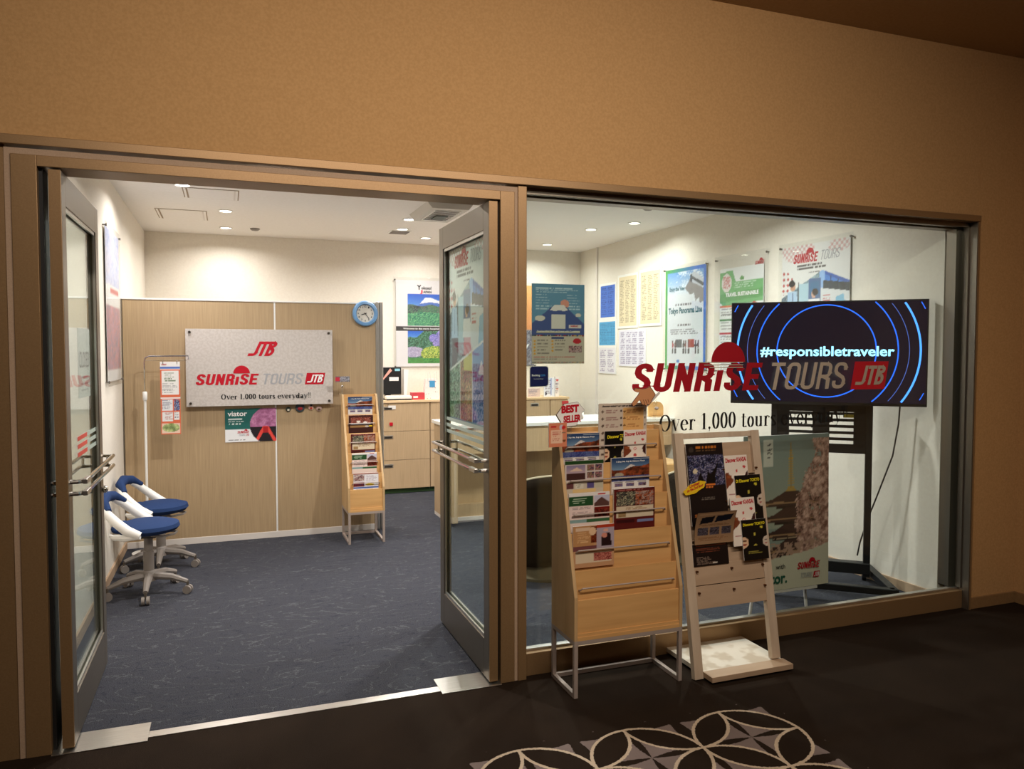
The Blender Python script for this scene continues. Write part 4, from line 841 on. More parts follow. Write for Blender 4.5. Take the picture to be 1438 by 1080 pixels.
for k in range(10): MB().box(.005 + k * .025, .025 + k * .025, .02, .09, .045, .050).build('key', M['whitem'], kb)
rb_ = thing('red_box', 'flat red patterned box on the worktop', 'box', (1.838, 8.02, TOPZ)); MB().box(0, .135, 0, .12, 0, .075).build('carton', mat('red_box', (200, 64, 72), .5), rb_, bev=.002); MB().box(.01, .06, -.002, 0, .02, .04).build('label', M['paper'], rb_)
bg = thing('paper_bag', 'white patterned paper bag with blue tag and handles on the worktop', 'bag', (1.975, 8.06, TOPZ))
MB().prism([(0, 0), (.17, 0), (.15, .22), (.02, .22)], 0, .08, 'y').build('bag_body', noisy('bag_print', (236, 228, 222), (120, 90, 90), freq=45, rough=.6, lo=.62, hi=.68), bg)
for x in (.04, .11): MB().tube([(x, -.002, .2), (x + .005, -.004, .28), (x + .02, 0, .30), (x + .03, .004, .28), (x + .035, 0, .21)], .004, 6).build('handle', M['whitem'], bg)
MB().box(.06, .12, -.003, 0, .13, .20).build('blue_tag', mat('blue_tag', (70, 150, 196), .5), bg)
for i, (x, w, h, c1, lb_) in enumerate(((3.17, .15, .10, (214, 190, 180), 'low leaflet holder with pinkish papers on the worktop behind the blue sticker'), (3.37, .13, .215, (226, 228, 236), 'white and blue leaflet standing on the worktop'), (3.505, .05, .225, (236, 226, 220), 'narrow white and red leaflet at the right end of the worktop'))):
    t_ = thing('leaflet_holder', lb_, 'leaflet', (x, 8.06, TOPZ)); MB().box(0, w, 0, .03, 0, h).build('sheet', M['paper'], t_)
    c = Cv(16, 22, c1); c.lines(.1, .1, .9, .9, 7, (150, 140, 150), .5, i)
    if i == 1: c.rect(.62, .02, .72, .95, (60, 100, 180)); c.poly([(.1, .95), (.1, .7), (.35, .85)], (60, 60, 80))
    if i == 2: c.rect(.3, .1, .8, .2, (210, 60, 60)); c.rect(.3, .6, .8, .66, (220, 120, 60))
    grid(c, w, h, t_, y=-.0006)
rt = thing('red_tag', 'red hanging banner tag at the end of the oak cabinets', 'tag', (3.575, CF - .008, .60)); MB().prism([(-.02, .34), (.06, .34), (.06, .30), (.05, .30), (.05, .06), (.0, 0), (.0, .30), (-.02, .30)], 0, .004, 'y').build('ribbon', mat('red_cloth', (206, 58, 62), .7), rt)

# ------------------------------------------------------------------ posters
def holder(name, label, loc, rz, w, h, cv, pw=None, ph=None, px=0, pz=0, letters=None, grp=None, standoffs=True):
    """acrylic holder with a print behind a clear front; loc = lower left corner on the wall, facing the room"""
    p = thing(name, label, 'poster', loc, rz, grp); pw = pw or w; ph = ph or h
    MB().box(0, w, -.006, -.004, 0, h).build('back_sheet', M['paper'], p) if standoffs is None else None
    MB().box(px, px + pw, -.012, -.010, pz, pz + ph).build('sheet', M['paper'], p); grid(cv, pw, ph, p, x=px, y=-.0126, z=pz, bulge=lambda U, V: -.0)
    MB().box(-.03, w + .03, -.020, -.017, -.03, h + .03).build('acrylic_panel', M['acryl'], p)
    for x in (-.012, w + .012):
        for z in (.0, h + .0): MB().lathe([(.009, -.026), (.009, -.019), (.005, -.018), (.005, 0)], cx=x, cy=z, n=12, axis='y').build('standoff', mat('standoff_%s' % name, (120, 116, 110), .3, .9) if 'so' not in M else M['so'], p, smooth=True)
    if letters: letters(p, -.0136)
    return p
M['so'] = mat('standoff_metal', (125, 120, 114), .3, .9)
def cv_yokoso():
    c = Cv(92, 150, (236, 230, 230)); c.grad(.2, .155, 1, .34, (20, 84, 200), (110, 165, 226)); c.poly([(.34, .31), (.42, .27), (.52, .195), (.62, .2), (.80, .245), (.97, .265), (1, .30)], (70, 110, 190)); c.poly([(.42, .27), (.52, .195), (.62, .2), (.8, .245), (.97, .265), (.97, .275), (.74, .262), (.6, .25)], (240, 240, 246))
    F = lambda m, cols, k, sd, ct=1.8: (lambda d: (d.photo(0, 0, 1, 1, cols, k, sd, ct), c.put(m, d.a)))(Cv(c.w, c.h))
    F((c.U > .2) & (c.V > .29 + .012 * np.sin(c.U * 18)) & (c.V < .40), [(30, 50, 56), (70, 96, 90), (120, 130, 110), (60, 120, 80)], 10, 1)
    F((c.U > .2) & (c.V >= .375 + .01 * np.sin(c.U * 9)) & (c.V < .53), [(16, 80, 80), (60, 150, 100), (150, 214, 140), (40, 120, 96)], 6, 2)
    c.rect(0, .535, 1, .585, (52, 44, 42)); c.grad(.2, .59, 1, .72, (26, 96, 210), (130, 186, 232))
    F((c.U > .2) & (c.V > .74 - .28 * c.U + .02 * np.sin(c.U * 22)) & (c.V < .92) & (c.V > .59), [(14, 56, 46), (50, 110, 70), (120, 180, 150), (30, 80, 50)], 12, 5)
    for (u, v, r_, sd) in ((.66, .67, .08, 1), (.80, .64, .10, 2), (.74, .72, .10, 3), (.90, .69, .08, 4)): F(((c.U - u) / r_) ** 2 + ((c.V - v) / (r_ * .62)) ** 2 <= 1, [(96, 100, 190), (150, 140, 220), (200, 180, 236), (90, 90, 150)], 9, sd)
    F((c.U > .2) & (((c.U - .3) / .2) ** 2 + ((c.V - .83) / .06) ** 2 < 1), [(150, 140, 176), (214, 204, 226), (170, 160, 190)], 5, 8)
    F(((c.U - .70) / .27) ** 2 + ((c.V - .85) / .09) ** 2 < 1, [(90, 110, 30), (190, 210, 80), (226, 230, 110), (80, 130, 50)], 11, 6)
    F((c.U > .2) & (c.V > .90) & (c.V < .96), [(40, 110, 40), (90, 170, 70), (50, 130, 50)], 8, 9); c.poly([(.88, .79), (1, .81), (1, .94), (.95, .93)], (190, 60, 80)); c.rect(0, .96, 1, 1, (236, 230, 230)); return c
def L_yok(p, y):
    k = .62
    txt('Y', .235, .845, .285, .90, M['blackl'], p, y, .05); txt('okoso!', .285, .85, .40, .885, M['red'] if False else M['blackl'], p, y, .04); txt('J', .27, .80, .30, .845, mat('pink', (226, 60, 84), .5), p, y, .08); txt('APAN', .305, .81, .40, .838, M['blackl'], p, y, .04)
    txt('Welcome to the warm hospitality of', .08, .405, .55, .427, M['whitel'], p, y, .03)
holder('wall_poster', 'large white poster with snowy mountain and garden photos on the back wall', (1.735, YB, 1.335), 0, .64, .95, cv_yokoso(), letters=L_yok)
def cv_orange():
    c = Cv(40, 60, (236, 160, 80)); c.grad(0, 0, 1, .55, (240, 176, 96), (226, 140, 70)); c.photo(0, .55, 1, 1, [(60, 60, 80), (150, 150, 160), (90, 80, 90)], 8, 3); return c
op = holder('wall_poster', 'orange sky poster mostly hidden behind the window post on the back wall', (2.78, YB, 1.335), 0, .58, .93, cv_orange(), letters=lambda p, y: txt('Y', .44, .14, .52, .25, M['whitel'], p, y, .03))
# posters on the window glass (inside)
def cv_bluefuji():
    c = Cv(76, 118, (98, 146, 174)); c.lines(.07, .05, .93, .12, 3, (190, 214, 224), .5); c.lines(.07, .13, .38, .34, 6, (180, 206, 220), .35); c.lines(.66, .13, .93, .34, 6, (180, 206, 220), .35)
    c.ell(.62, .25, .085, .055, (222, 150, 130)); c.poly([(0, .50), (.36, .29), (.66, .29), (1, .50), (1, .64), (0, .64)], (66, 84, 140)); c.poly([(.34, .325), (.42, .26), (.60, .26), (.68, .325), (.60, .34), (.52, .325), (.44, .34)], (232, 226, 220))
    c.ell(.15, .43, .095, .035, (222, 214, 200)); c.ell(.88, .385, .055, .025, (222, 214, 200)); c.rect(.37, .38, .63, .56, (222, 216, 204)); c.rect(.7, .51, .94, .555, (226, 214, 206))
    c.rect(.09, .585, .91, .61, (206, 196, 150)); c.lines(.09, .585, .91, .61, 1, (66, 84, 140), .3); c.rect(0, .64, 1, 1, (200, 188, 168)); g = np.random.RandomState(1)
    for i in range(20):
        cc = [(150, 40, 50), (60, 90, 110), (190, 150, 70), (70, 60, 60)][g.randint(4)]; c.rect(i / 20, .64, (i + .8) / 20, .652, cc); c.rect(i / 20, .975, (i + .8) / 20, .987, cc)
    c.rect(.37, .665, .61, .685, (50, 70, 120)); c.ell(.86, .715, .08, .035, (190, 30, 44)); c.photo(.7, .77, .95, .86, [(90, 60, 70), (226, 200, 190), (150, 70, 70)], 8, 2)
    for i in range(5): c.ell(.05, .715 + i * .04, .02, .013, (222, 160, 50)); c.lines(.1, .70 + i * .04, .34, .725 + i * .04, 1, (140, 130, 120), .5, i)
    for i in range(4): c.ell(.39, .715 + i * .04, .02, .013, (222, 160, 50)); c.lines(.44, .70 + i * .04, .66, .725 + i * .04, 1, (140, 130, 120), .5, i)
    c.lines(.04, .91, .96, .925, 1, (190, 60, 70), .8); c.lines(.04, .94, .55, .95, 1, (120, 110, 110), .8); return c
wp = thing('window_poster', 'blue poster with a cartoon mountain hung inside the window glass at its left', 'poster', (1.322, 3.309, 1.443)); MB().box(0, .268, .001, .003, 0, .372).build('sheet', M['paper'], wp); grid(cv_bluefuji(), .268, .372, wp, y=.0005)
gothic_word('SUNRiSE', .195, .173, .235, .008, .16, M['red'], wp, y=-.0002)
txt('Tourism We Want to Create with Customers', .025, .148, .243, .156, M['paper'], wp, -.0003, .02)
wp2 = thing('window_sticker', 'small dark blue rounded square sticker inside the window below the blue poster', 'sticker', (1.313, 3.306, 1.338))
rr_ = arc(.077, .015, .013, .013, -90, 0, 5) + arc(.077, .080, .013, .013, 0, 90, 5) + arc(.013, .080, .013, .013, 90, 180, 5) + [(0, 0)]
MB().prism([(x * 1.06 - .003, z * 1.06 - .003) for x, z in rr_], .001, .002, 'y').build('sticker_rim', M['paper'], wp2); MB().prism(rr_, 0, .001, 'y').build('sticker_face', mat('navy', (16, 30, 92), .4), wp2)
txt('Booking', .008, .045, .048, .057, M['whitel'], wp2, -.0006, .03); txt('.com', .049, .047, .074, .056, mat('lightblue', (60, 140, 220), .5), wp2, -.0006, .02); txt('Experience Partner', .018, .032, .066, .038, M['whitel'], wp2, -.0006)

# right wall: local x runs towards -y
def onr(y, z): return (XR, y, z)
def cv_pan():
    c = Cv(64, 100, (226, 230, 236)); c.grad(0, .02, 1, .26, (90, 150, 214), (226, 232, 240)); n = c.noise(7, 3); c.put((n > .6) & (c.V < .24), (226, 236, 246))
    c.poly([(.50, .20), (.62, .12), (1, .24), (1, .33), (.86, .36), (.84, .30), (.76, .34), (.72, .26), (.62, .27)], (140, 134, 134)); c.poly([(.62, .07), (.74, .05), (1, .155), (1, .23), (.62, .14)], (200, 204, 214)); c.poly([(.66, .085), (1, .19), (1, .22), (.66, .12)], (50, 56, 70)); c.poly([(.62, .07), (.68, .08), (.68, .16), (.62, .14)], (40, 50, 64))
    for i in range(2): c.lines(.26 + i * .06, .35, .74 - i * .1, .37, 1, (110, 110, 120), .7)
    c.lines(.3, .555, .7, .57, 1, (90, 90, 100), .9); c.lines(.14, .60, .86, .66, 3, (120, 120, 130), .35)
    c.rect(.28, .705, .44, .78, (70, 74, 84)); c.rect(.58, .705, .74, .78, (170, 60, 50)); g = np.random.RandomState(3)
    for u in (.20, .27, .48, .53, .60, .77, .83): c.ell(u, .76, .025, .03, (60 + g.randint(120), 50, 60)); c.ell(u, .72, .016, .012, (90, 60, 60)); c.rect(u - .02, .79, u + .02, .84, (50, 50, 66))
    c.ell(.34, .92, .04, .018, (40, 120, 200)); t = .05
    m = (c.U < t) | (c.U > 1 - t) | (c.V < .035) | (c.V > .965); k = c.U[..., None]; c.put(m, np.array((70, 170, 70.)) * (1 - np.clip(k * 1.3, 0, 1)) + np.array((30, 110, 214.)) * np.clip(k * 1.3, 0, 1)); return c
def L_pan(p, y):
    gl = mat('teal_letter', (30, 104, 120), .5); txt('Enjoy the View', .075, .715, .33, .77, gl, p, y, .03, slope=.0); txt('Tokyo Panorama Line', .06, .50, .61, .575, gl, p, y, .045)
holder('wall_poster', 'monorail poster with a green and blue border on the right wall', onr(6.43, 1.335), -90, .665, .935, cv_pan(), letters=L_pan)
def cv_sus():
    c = Cv(60, 100, (240, 240, 238)); c.poly([(0, .04), (.3, .02), (.38, .14), (1, .14), (1, .34), (.08, .36), (0, .33)], (110, 180, 110)); c.poly([(0, .25), (1, .22), (1, .30), (0, .33)], (84, 160, 84)); c.ell(.16, .14, .12, .09, (236, 226, 222)); c.photo(.08, .08, .24, .2, [(236, 226, 222), (200, 90, 90), (236, 230, 226)], 12, 2); c.lines(.34, .15, .95, .21, 3, (200, 226, 196), .4); c.ell(.52, .11, .05, .02, (90, 160, 80))
    for i, cc in enumerate(((226, 120, 60), (60, 130, 70), (190, 40, 56), (200, 180, 60), (60, 110, 180))): v = .36 + i * .13; c.rect(.0, v, .45, v + .022, cc); c.lines(.02, v + .03, .44, v + .11, 5, (150, 150, 150), .4, i)
    c.rect(.52, .41, .66, .49, (120, 120, 120)); c.ell(.8, .38, .07, .04, (206, 50, 50)); c.photo(.72, .4, .98, .52, [(240, 240, 240), (60, 60, 80), (230, 200, 190), (240, 240, 240)], 7, 5); c.rect(.7, .49, .98, .51, (70, 100, 160)); return c
def L_sus(p, y):
    gothic_word('SUNRiSE', .50, .855, .615, .03, .17, M['red'], p, y=y); halfdisc(.575, .885, .02, M['red'], p, y); txt('TRAVEL SUSTAINABLE', .12, .622, .55, .656, M['whitel'], p, y, .05)
holder('wall_poster', 'white sheet with green header in a clear holder partly behind the television', onr(5.60, 1.335), -90, .64, .94, cv_sus(), pw=.57, ph=.86, px=.04, pz=.0, letters=L_sus)
def cv_sun(hh=130):
    c = Cv(90, hh, (230, 226, 222)); U, V = c.U, c.V
    ck_ = (np.floor(U * 30) + np.floor(V * 46)) % 2 > 0
    m = ((U - .25) / .25) ** 2 + ((V - .03) / .10) ** 2 < 1; m |= ((U - .85) / .15) ** 2 + ((V - .04) / .05) ** 2 < 1; c.put(m & ck_, (220, 176, 172))
    m = ((U - .0) / .18) ** 2 + ((V - .28) / .10) ** 2 < 1; st = np.abs(((U * 15) % 1) - .5) + np.abs(((V * 22) % 1) - .5) < .34; c.put(m & st, (196, 72, 70))
    c.lines(.24, .155, .68, .20, 2, (90, 84, 84), .45); c.lines(.42, .215, .60, .225, 1, (90, 84, 84), .8)
    top = lambda u: np.where(u < .62, .40 - .19 * u / .62, .21 + .10 * (u - .62) / .38)
    c.put(V > top(U), (178, 192, 204)); F = lambda m, cols, k, sd, ct=1.6: (lambda d: (d.photo(0, 0, 1, 1, cols, k, sd, ct), c.put(m, d.a)))(Cv(c.w, c.h))
    F((V > top(U)) & (U < .60), [(70, 84, 100), (130, 150, 160), (90, 110, 120), (170, 190, 196)], 5, 2)
    c.put((V > top(U)) & (U > .60) & (V < .33 + .08 * (U - .6)), (54, 92, 176)); c.put((V > top(U)) & (U > .58) & (U < .66) & (V < .36), (150, 186, 232))
    c.put((U > .66) & (V > top(U) + .025) & (V < .305 + .10 * (U - .6)), (70, 130, 210)); F((U > .64) & (V > .285 + .10 * (U - .6)) & (V < .345 + .10 * (U - .6)), [(30, 34, 40), (70, 80, 84), (44, 50, 60)], 12, 4)
    for u in (.74, .84, .94): c.put((np.abs(U - u) < .006) & (V > top(U) + .02) & (V < .36), (30, 40, 70))
    c.put((U > .60) & (V > .345 + .10 * (U - .6)) & (V < .66), (222, 222, 222)); c.poly([(.82, .42), (.92, .40), (.98, .60), (.78, .60)], (130, 186, 216)); c.lines(.64, .40, .76, .46, 3, (200, 110, 110), .5)
    c.rect(.27, .30, .42, .62, (176, 204, 216)); c.rect(.42, .27, .60, .50, (84, 108, 150)); c.rect(.44, .29, .58, .40, (60, 110, 150)); c.rect(.26, .28, .275, .64, (40, 44, 50))
    c.ell(.18, .315, .04, .035, (204, 152, 122)); c.ell(.165, .29, .05, .028, (40, 32, 32)); c.poly([(.10, .35), (.24, .35), (.27, .52), (.08, .52)], (176, 202, 228)); c.rect(.17, .36, .19, .5, (40, 60, 110)); c.rect(.11, .52, .25, .70, (70, 74, 90))
    c.ell(.50, .385, .035, .03, (216, 168, 142)); c.ell(.52, .37, .045, .028, (50, 34, 32)); c.poly([(.42, .42), (.59, .42), (.61, .52), (.40, .52)], (236, 232, 232)); c.poly([(.43, .52), (.60, .52), (.62, .62), (.42, .62)], (224, 166, 176)); c.rect(.46, .62, .50, .68, (214, 170, 146)); c.rect(.53, .62, .57, .68, (214, 170, 146))
    dv = .72 - .185 * U; c.put(V > dv - .012, (238, 236, 232)); lo = V > dv
    F(lo & (U < .32), [(24, 60, 44), (120, 170, 130), (190, 214, 190), (50, 90, 60)], 12, 7); F(lo & (U >= .33) & (U < .64), [(120, 40, 40), (210, 110, 80), (90, 110, 60), (226, 170, 120)], 9, 8); F(lo & (U >= .65), [(30, 50, 120), (80, 110, 180), (120, 120, 190), (200, 180, 220)], 6, 9)
    c.put(lo & (U > .42) & (U < .64) & (V < .70), (222, 204, 96)); c.put(lo & (U > .65) & (V < .66), (110, 160, 216)); c.poly([(.78, .72), (.86, .64), (.94, .72)], (230, 230, 240)); c.put(V > .97, (150, 170, 190)); return c
def L_sun(w, h):
    def f(p, y):
        gothic_word('SUNRiSE', .18 * w, .862 * h, .56 * w, .072 * h, .18, M['red'], p, y=y, slope=.0); halfdisc(.44 * w, .932 * h, .055 * w, M['red'], p, y - .001); gothic_word('TOURS', .58 * w, .866 * h, .88 * w, .072 * h, .11, M['greyl'], p, y=y, shear=.3)
    return f
holder('wall_poster', 'white company poster with a bus and travellers on the right wall above the television', onr(4.78, 1.335), -90, .68, .94, cv_sun(), letters=L_sun(.68, .94))
# poster behind right door glass
dp = thing('door_poster', 'tall company poster with a bus and landscapes fixed behind the right door glass', 'poster', (1.128 - .012, 4.00, 1.13), -90)
MB().box(0, .66, .0015, .003, 0, .925).build('sheet', M['paper'], dp); grid(cv_sun(), .66, .925, dp, y=.0008); L_sun(.66, .925)(dp, -.0003)
# sheet on left door
cs = thing('closed_notice', 'pale paper notice reading CLOSED behind the left door glass', 'notice', (-.602 + .014, 3.66, 1.30), 90)
MB().box(0, .30, 0, .001, 0, .30).build('sheet', M['paper'], cs); txt('CLOSED', .03, .13, .27, .20, mat('dark_grey_letter', (70, 74, 76), .5), cs, -.0008, .0); 
for k in range(3): MB().box(.07, .23, -.001, -.0005, .03 + k * .028, .037 + k * .028).build('text_line', M['greyl'], cs)
# papers
def paperp(label, y, z0, w, h, bgc, col, cols=3, framed=True, n=26, seed=0):
    p = thing('notice_sheet', label, 'notice', onr(y, z0), -90, 'notices on the right wall'); 
    MB().box(0, w, -.008, 0, 0, h).build('backing', M['white'], p, bev=.001)
    c = Cv(int(40 * w / .4), int(60 * h / .56), bgc)
    for k in range(cols): c.lines(.06 + k * .92 / cols, .07, .06 + (k + .86) * .92 / cols, .95, n, col, .45, seed + k)
    e = .025 if framed else .004; grid(c, w - 2 * e, h - 2 * e, p, x=e, z=e, y=-.0086); return p
paperp('cream timetable sheet on the right wall, left of a matching pair', 7.40, 1.745, .43, .57, (226, 210, 174), (150, 140, 120))
paperp('cream timetable sheet on the right wall, right of a matching pair beside the monorail poster', 6.94, 1.755, .43, .57, (226, 210, 174), (150, 140, 120), seed=3)
paperp('bright blue notice sheet on the right wall, upper left of the notices', 7.83, 1.855, .39, .40, (66, 110, 196), (40, 70, 150), 2, n=14)
paperp('light blue gridded notice sheet on the right wall below the bright blue one', 7.86, 1.545, .43, .31, (80, 160, 206), (40, 110, 160), 8, n=12)
paperp('white notice sheet on the right wall, lowest of the left column', 7.84, 1.255, .40, .29, (226, 222, 226), (140, 130, 160), 2, False, 12)
paperp('large white price sheet with dense columns on the right wall under the cream pair', 7.37, 1.345, .57, .385, (220, 216, 226), (130, 120, 150), 4, False, 20)
# left wall poster, x local runs +y
lp = holder('wall_poster', 'pink and blue poster in a clear holder on the left wall next to the partition', (XL, 5.62, 1.30), 90, .66, 1.02, (lambda c: (c.rect(0, 0, 1, .36, (150, 165, 220)), c.photo(0, 0, 1, .36, [(170, 182, 226), (222, 226, 240), (206, 196, 220)], 6, 2), c.rect(0, .36, 1, .44, (240, 236, 232)), c.rect(.3, .38, .9, .42, (200, 60, 60)), c.photo(0, .5, 1, .92, [(210, 160, 176), (180, 150, 170), (236, 150, 146), (160, 146, 166)], 8, 6), c)[-1])(Cv(40, 60)))

# ------------------------------------------------------------------ reception desk and chairs
dk = thing('reception_desk', 'long oak reception desk with a white top seen behind the brochure rack', 'desk', (1.78, 6.28, 0))
DW = 3.955 - 1.78
MB().box(-.02, DW - .0, -.02, .62, .845, .875).build('desk_top', mat('white_gloss', (238, 238, 232), .18), dk, bev=.002)
MB().box(0, .05, 0, .60, .03, .845).build('side_panel', M['lamd'], dk, bev=.001)
MB().box(.05, DW - .02, .0, .03, .62, .845).build('apron', M['lamd'], dk, bev=.001)
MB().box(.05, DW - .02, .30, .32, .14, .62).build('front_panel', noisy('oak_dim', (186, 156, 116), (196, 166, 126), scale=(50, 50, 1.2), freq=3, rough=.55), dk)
MB().box(.05, .75, .24, .30, .03, .14).build('kick_board', M['lamd'], dk); MB().box(-.0, DW - .02, .22, .60, 0, .03).build('plinth', M['whitem'], dk)
MB().box(DW - .55, DW - .50, .10, .58, .03, .62).build('side_panel', M['whitem'], dk)
tr = thing('desk_tray', 'white tray with dark rim on the reception desk behind the rack', 'tray', (3.02, 6.62, .875)); MB().box(0, .16, 0, .22, 0, .05).build('tray_body', M['white'], tr, bev=.004); MB().box(0, .16, -.002, .22, .05, .062).build('rim', mat('dark_teal', (60, 80, 84), .5), tr)
pd = thing('drawer_pedestal', 'low pale wooden drawer unit under the right end of the desk', 'drawer unit', (3.42, 5.78, 0)); MB().box(0, .38, .016, .45, .04, .52).build('body', M['maplev'], pd, bev=.002)
for k in range(2): MB().box(.004, .376, 0, .016, .05 + k * .235, .28 + k * .235).build('drawer', M['maple'], pd, bev=.001)
for x in (.02, .33):
    for y in (.03, .4): MB().ball((x + .015, y, .02), .02, .02, .02).build('castor', M['black'], pd, smooth=True)
wc = thing('wooden_stand', 'light wooden board with rounded top corner standing on the right end of the desk', 'stand', (3.765, 6.42, .875))
MB().prism([(0, .01), (.165, .01), (.165, .08)] + arc(.10, .085, .065, .060, 0, 90, 6) + [(0, .145)], 0, .022, 'y').build('board', M['maple'], wc, bev=.003)
MB().box(.02, .145, -.03, .06, 0, .010).build('foot', M['maplev'], wc, bev=.002)
def tub(label, x):
    t_ = thing('tub_chair', label, 'armchair', (x, 4.78, 0), 0, 'dark woven tub chairs'); wv = noisy('woven_brown', (22, 18, 14), (42, 34, 27), freq=240, rough=.95, spec=.1, bump=.6, bfreq=500)
    n = 28; vs = []; fs = []; lv = 10
    for j in range(lv + 1):
        q = j / lv
        for i in range(n + 1):
            a = R(180 + 180 * (i / n)) ; A = -.0
            s_ = math.sin(PI * i / n); top = .50 + .20 * s_ ** .7
            z = .10 + (top - .10) * q; k = .80 + .20 * min(1, q * 3) ** .5
            vs.append((.31 * k * math.copysign(abs(math.cos(a)) ** .6, math.cos(a)), .10 + .42 * k * math.sin(a) * (abs(math.sin(a)) ** -.3 if abs(math.sin(a)) > 1e-3 else 1) * .95, z))
    for j in range(lv):
        for i in range(n): b = j * (n + 1) + i; fs.append((b, b + 1, b + n + 2, b + n + 1))
    o = MB().add(vs, fs).build('shell', wv, t_, smooth=True); so = o.modifiers.new('s', 'SOLIDIFY'); so.thickness = .03; so.offset = -1
    MB().tube([Vector(vs[lv * (n + 1) + i]) + Vector((0, .012, .004)) for i in range(n + 1)], .008, 6).build('piping', mat('beige_piping', (190, 178, 150), .6), t_, smooth=True)
    MB().box(-.26, .26, -.24, .24, .30, .44).build('seat_cushion', wv, t_, bev=.03, seg=3); MB().lathe([(.24, .0), (.245, .02), (.20, .10), (.20, .12)], n=28).build('base', mat('olive_base', (120, 108, 84), .7), t_, smooth=True)
    return t_
tub('dark brown woven tub chair seen between door post and wide rack', 1.99); tub('dark brown woven tub chair seen between the two racks', 3.12)

# ------------------------------------------------------------------ television
TR = -40.6; tcx, tcy = 3.485, 3.808
ZB, ZT = 1.168, 1.813
tv = thing('television', 'large flat television showing blue rings and a hashtag', 'television', (tcx, tcy, ZB), TR); hw = .565; H = .645
MB().box(-hw, hw, -.012, .035, 0, H).build('bezel', M['black'], tv, bev=.003); MB().box(-.35, .35, .035, .07, .1, .45).build('rear_housing', M['black'], tv, bev=.01)
scr = mat('screen', (10, 9, 13), .12, emit=(38, 30, 46), es=.55); MB().box(-hw + .008, hw - .008, -.0135, -.012, .018, H - .008).build('screen', scr, tv)
sx, sz0, sz1 = hw - .009, .019, H - .009
def ring(r, w, m, name='screen_ring'):
    mb = MB(); n = 160; cz = .335; on = []
    for i in range(n + 1):
        a = 2 * PI * i / n; on.append((r * math.cos(a), cz + r * math.sin(a)))
    def ok(p): return abs(p[0]) < sx - .004 and sz0 + .003 < p[1] < sz1 - .003
    for i in range(n):
        if ok(on[i]) and ok(on[i + 1]):
            a0, a1 = 2 * PI * i / n, 2 * PI * (i + 1) / n
            q = [((r + s_ * w) * math.cos(a), cz + (r + s_ * w) * math.sin(a)) for a, s_ in ((a0, -1), (a0, 1), (a1, 1), (a1, -1))]
            mb.add([(p[0], -.0142, p[1]) for p in q], [(0, 1, 2, 3)])
    return mb.build(name, m, tv)
eb = mat('screen_blue', (20, 60, 200), .3, emit=(40, 110, 255), es=1.5); ew = mat('screen_white_blue', (90, 140, 240), .3, emit=(70, 150, 255), es=1.9); ed = mat('screen_dim_blue', (60, 80, 160), .3, emit=(90, 120, 210), es=.8)
ring(.285, .0035, eb); ring(.405, .0035, eb); ring(.465, .0018, ed); ring(.525, .0055, ew); ring(.60, .0025, eb); ring(.635, .002, ed)
txt('#responsibletraveler', -.385, .285, .385, .365, mat('screen_text', (200, 240, 255), .3, emit=(150, 225, 255), es=1.6), tv, -.0150, .025)
st = thing('television_stand', 'black wheeled television stand in the right corner', 'tv stand', (tcx + .045 * math.sin(R(-TR)) * 1, tcy + .06, 0), TR)
for x in (-.30, .26): MB().box(x, x + .04, .03, .075, .08, 1.30).build('upright', M['bmetal'], st, bev=.003)
pl = MB().box(-.26, .26, .028, .034, .86, .90).box(-.26, .26, .028, .034, 1.12, 1.30)
for k in range(5): pl.box(-.26, -.20, .028, .034, .90 + k * .045, .925 + k * .045)
pl.box(-.26, -.19, .028, .034, .90, 1.12).box(-.05, .05, .028, .034, .90, 1.12).box(.19, .26, .028, .034, .90, 1.12)
for k in range(6): pl.box(-.26, .26, .028, .034, .90 + k * .04, .918 + k * .04)
pl.build('mounting_plate', M['bmetal'], st)
MB().box(.13, .19, .024, .028, 1.085, 1.105).build('yellow_label', mat('yellow_label', (170, 150, 40), .6), st)
MB().box(-.30, .30, .02, .085, .10, .17).build('cross_beam', M['bmetal'], st, bev=.004)
for s_ in (-1, 1): 
    MB().prism([(s_ * .26, .30), (s_ * .31, .30), (s_ * .43, -.30), (s_ * .38, -.30)], .075, .115, 'z').build('foot_arm', M['bmetal'], st, bev=.004)
    for y, x in ((.27, .285), (-.27, .40)): MB().tube([(s_ * x - .012, y, .034), (s_ * x + .012, y, .034)], .034, 16).build('castor', M['black'], st, smooth=True)
MB().box(-.41, .41, -.31, -.265, .075, .115).build('front_bar', M['bmetal'], st, bev=.004)
cbl = thing('power_cable', 'black power cable hanging from the television along the right wall', 'cable', (0, 0, 0))
MB().tube([(3.90, 3.62, 1.19), (3.90, 3.63, 1.05), (3.89, 3.66, .85), (3.86, 3.74, .60), (3.85, 3.81, .42), (3.84, 3.86, .26), (3.84, 3.88, .17)], .005, 6).build('cord', M['black'], cbl, smooth=True)

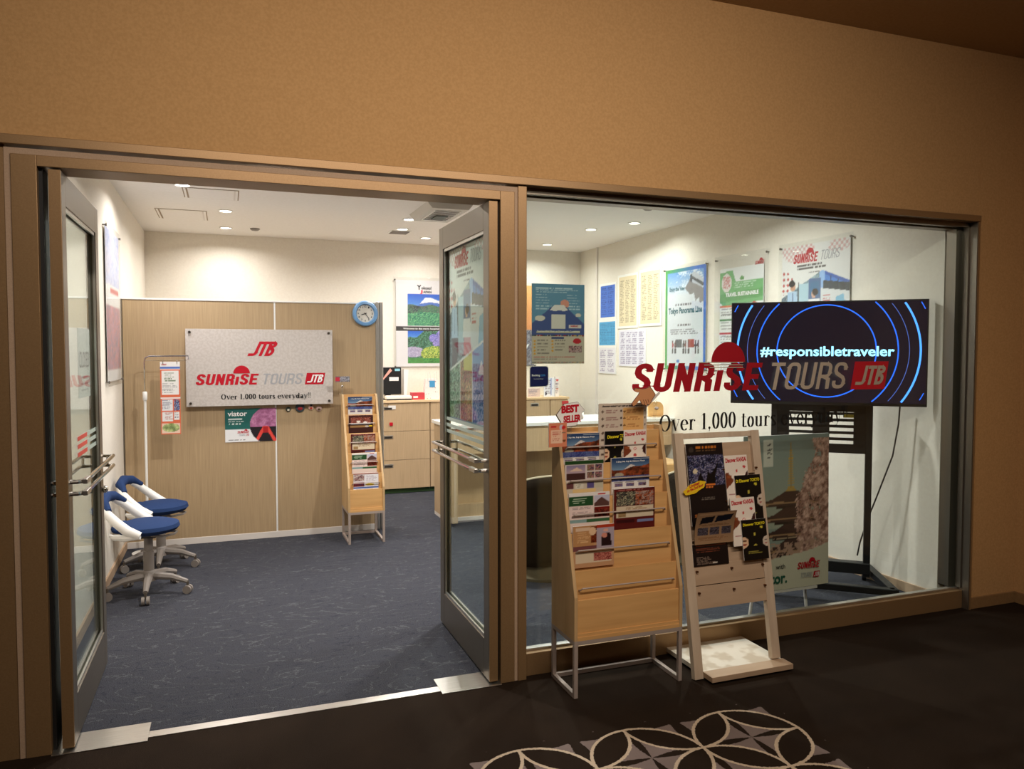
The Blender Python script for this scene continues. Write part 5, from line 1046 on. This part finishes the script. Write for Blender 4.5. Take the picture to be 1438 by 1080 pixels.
# easel and pagoda poster
def cv_pagoda():
    c = Cv(90, 128, (150, 160, 150)); c.grad(0, 0, 1, .60, (138, 152, 148), (176, 178, 160))
    for k in range(15): c.rect(.52 - .0012 * k, .10 + k * .0165, .56 + .0012 * k, .108 + k * .0165, (206, 166, 84))
    c.rect(.534, .05, .546, .36, (176, 136, 66)); c.poly([(.50, .345), (.58, .345), (.61, .37), (.47, .37)], (200, 160, 84))
    for k, v in enumerate((.365, .470, .575, .680, .785)):
        e = .02 * k; c.rect(.36 - e, v + .06, .90, v + .11, (44, 28, 26)); c.lines(.36 - e, v + .085, .9, v + .098, 1, (190, 160, 130), .8, k)
        c.poly([(.47, v), (.62, v), (.80, v + .05), (1, v + .075), (1, v + .092), (.18 - e, v + .092), (.17 - e, v + .074), (.34, v + .042)], (74, 48, 42)); c.poly([(.18 - e, v + .080), (.36, v + .066), (1, v + .080), (1, v + .088), (.36, v + .076), (.18 - e, v + .092)], (176, 136, 100))
    n = c.noise(30, 3, 2); n6 = c.noise(6, 4, 2); d = np.clip((n - .25) * 1.8, 0, 1)[..., None]
    sh = (c.U > .80 - .34 * np.clip(c.V - .12, 0, .3) / .3 * .6 + .10 * (n6 - .5)) & (c.V > .03) & (c.V < .86)
    c.put(sh & ((n > .28) | (c.U > .9)), np.array((126, 82, 72.)) * (1 - d) + np.array((240, 196, 180.)) * d); n5 = c.noise(30, 9, 2); c.put((c.V > .70) & (n5 > .55) & (c.V < .86), (190, 150, 130))
    c.put(c.V > .81 - .09 * np.clip(c.U - .3, 0, 1) / .7 - .012 * np.sin(c.U * 6), (214, 206, 184)); c.rect(.22, .03, .33, .20, (226, 222, 210)); c.lines(.26, .05, .32, .15, 9, (80, 80, 80), .5); return c
ep = thing('easel_poster', 'pagoda and cherry blossom poster leaning on the easel inside the window', 'poster', (2.652, 3.485, .165), 0, None, rx=-1)
MB().box(0, .585, .004, .009, 0, .868).build('board', M['paper'], ep); grid(cv_pagoda(), .585, .868, ep, y=-.0004, bulge=lambda U, V: -.010 * np.sin(U * PI) * V)
logo_x = .375
gothic_word('SUNRiSE', .352, .105, .512, .038, .17, M['red'], ep, y=-.014); halfdisc(.457, .143, .022, M['red'], ep, -.0145); gothic_word('TOURS', .372, .052, .457, .030, .11, M['greyl'], ep, y=-.014); flat([(.464, .05), (.505, .05), (.512, .083), (.471, .083)], M['red'], ep, -.014, 'logo_badge'); gothic_word('JTB', .469, .054, .507, .024, .15, M['whitel'], ep, y=-.0155)
gn = mat('green_letter', (20, 90, 70), .5); txt('viator.', .085, .035, .282, .095, gn, ep, -.014, .03); txt('with', .205, .118, .268, .145, M['blackl'], ep, -.014)
es = thing('easel', 'thin pale metal easel carrying the pagoda poster', 'easel', (2.95, 3.56, 0))
for s_ in (-1, 1): MB().tube([(s_ * .06, -.02, 1.0), (s_ * .20, .0, .0)], .009, 8).build('leg', M['whitem'], es, smooth=True)
MB().tube([(0, -.01, 1.0), (0, .24, 0)], .009, 8).build('leg', M['whitem'], es, smooth=True); MB().box(-.20, .20, -.085, -.0, .148, .162).build('rest_bar', M['whitem'], es)
MB().box(-.08, .08, -.03, -.01, .98, 1.01).build('top_joint', M['whitem'], es, bev=.003)
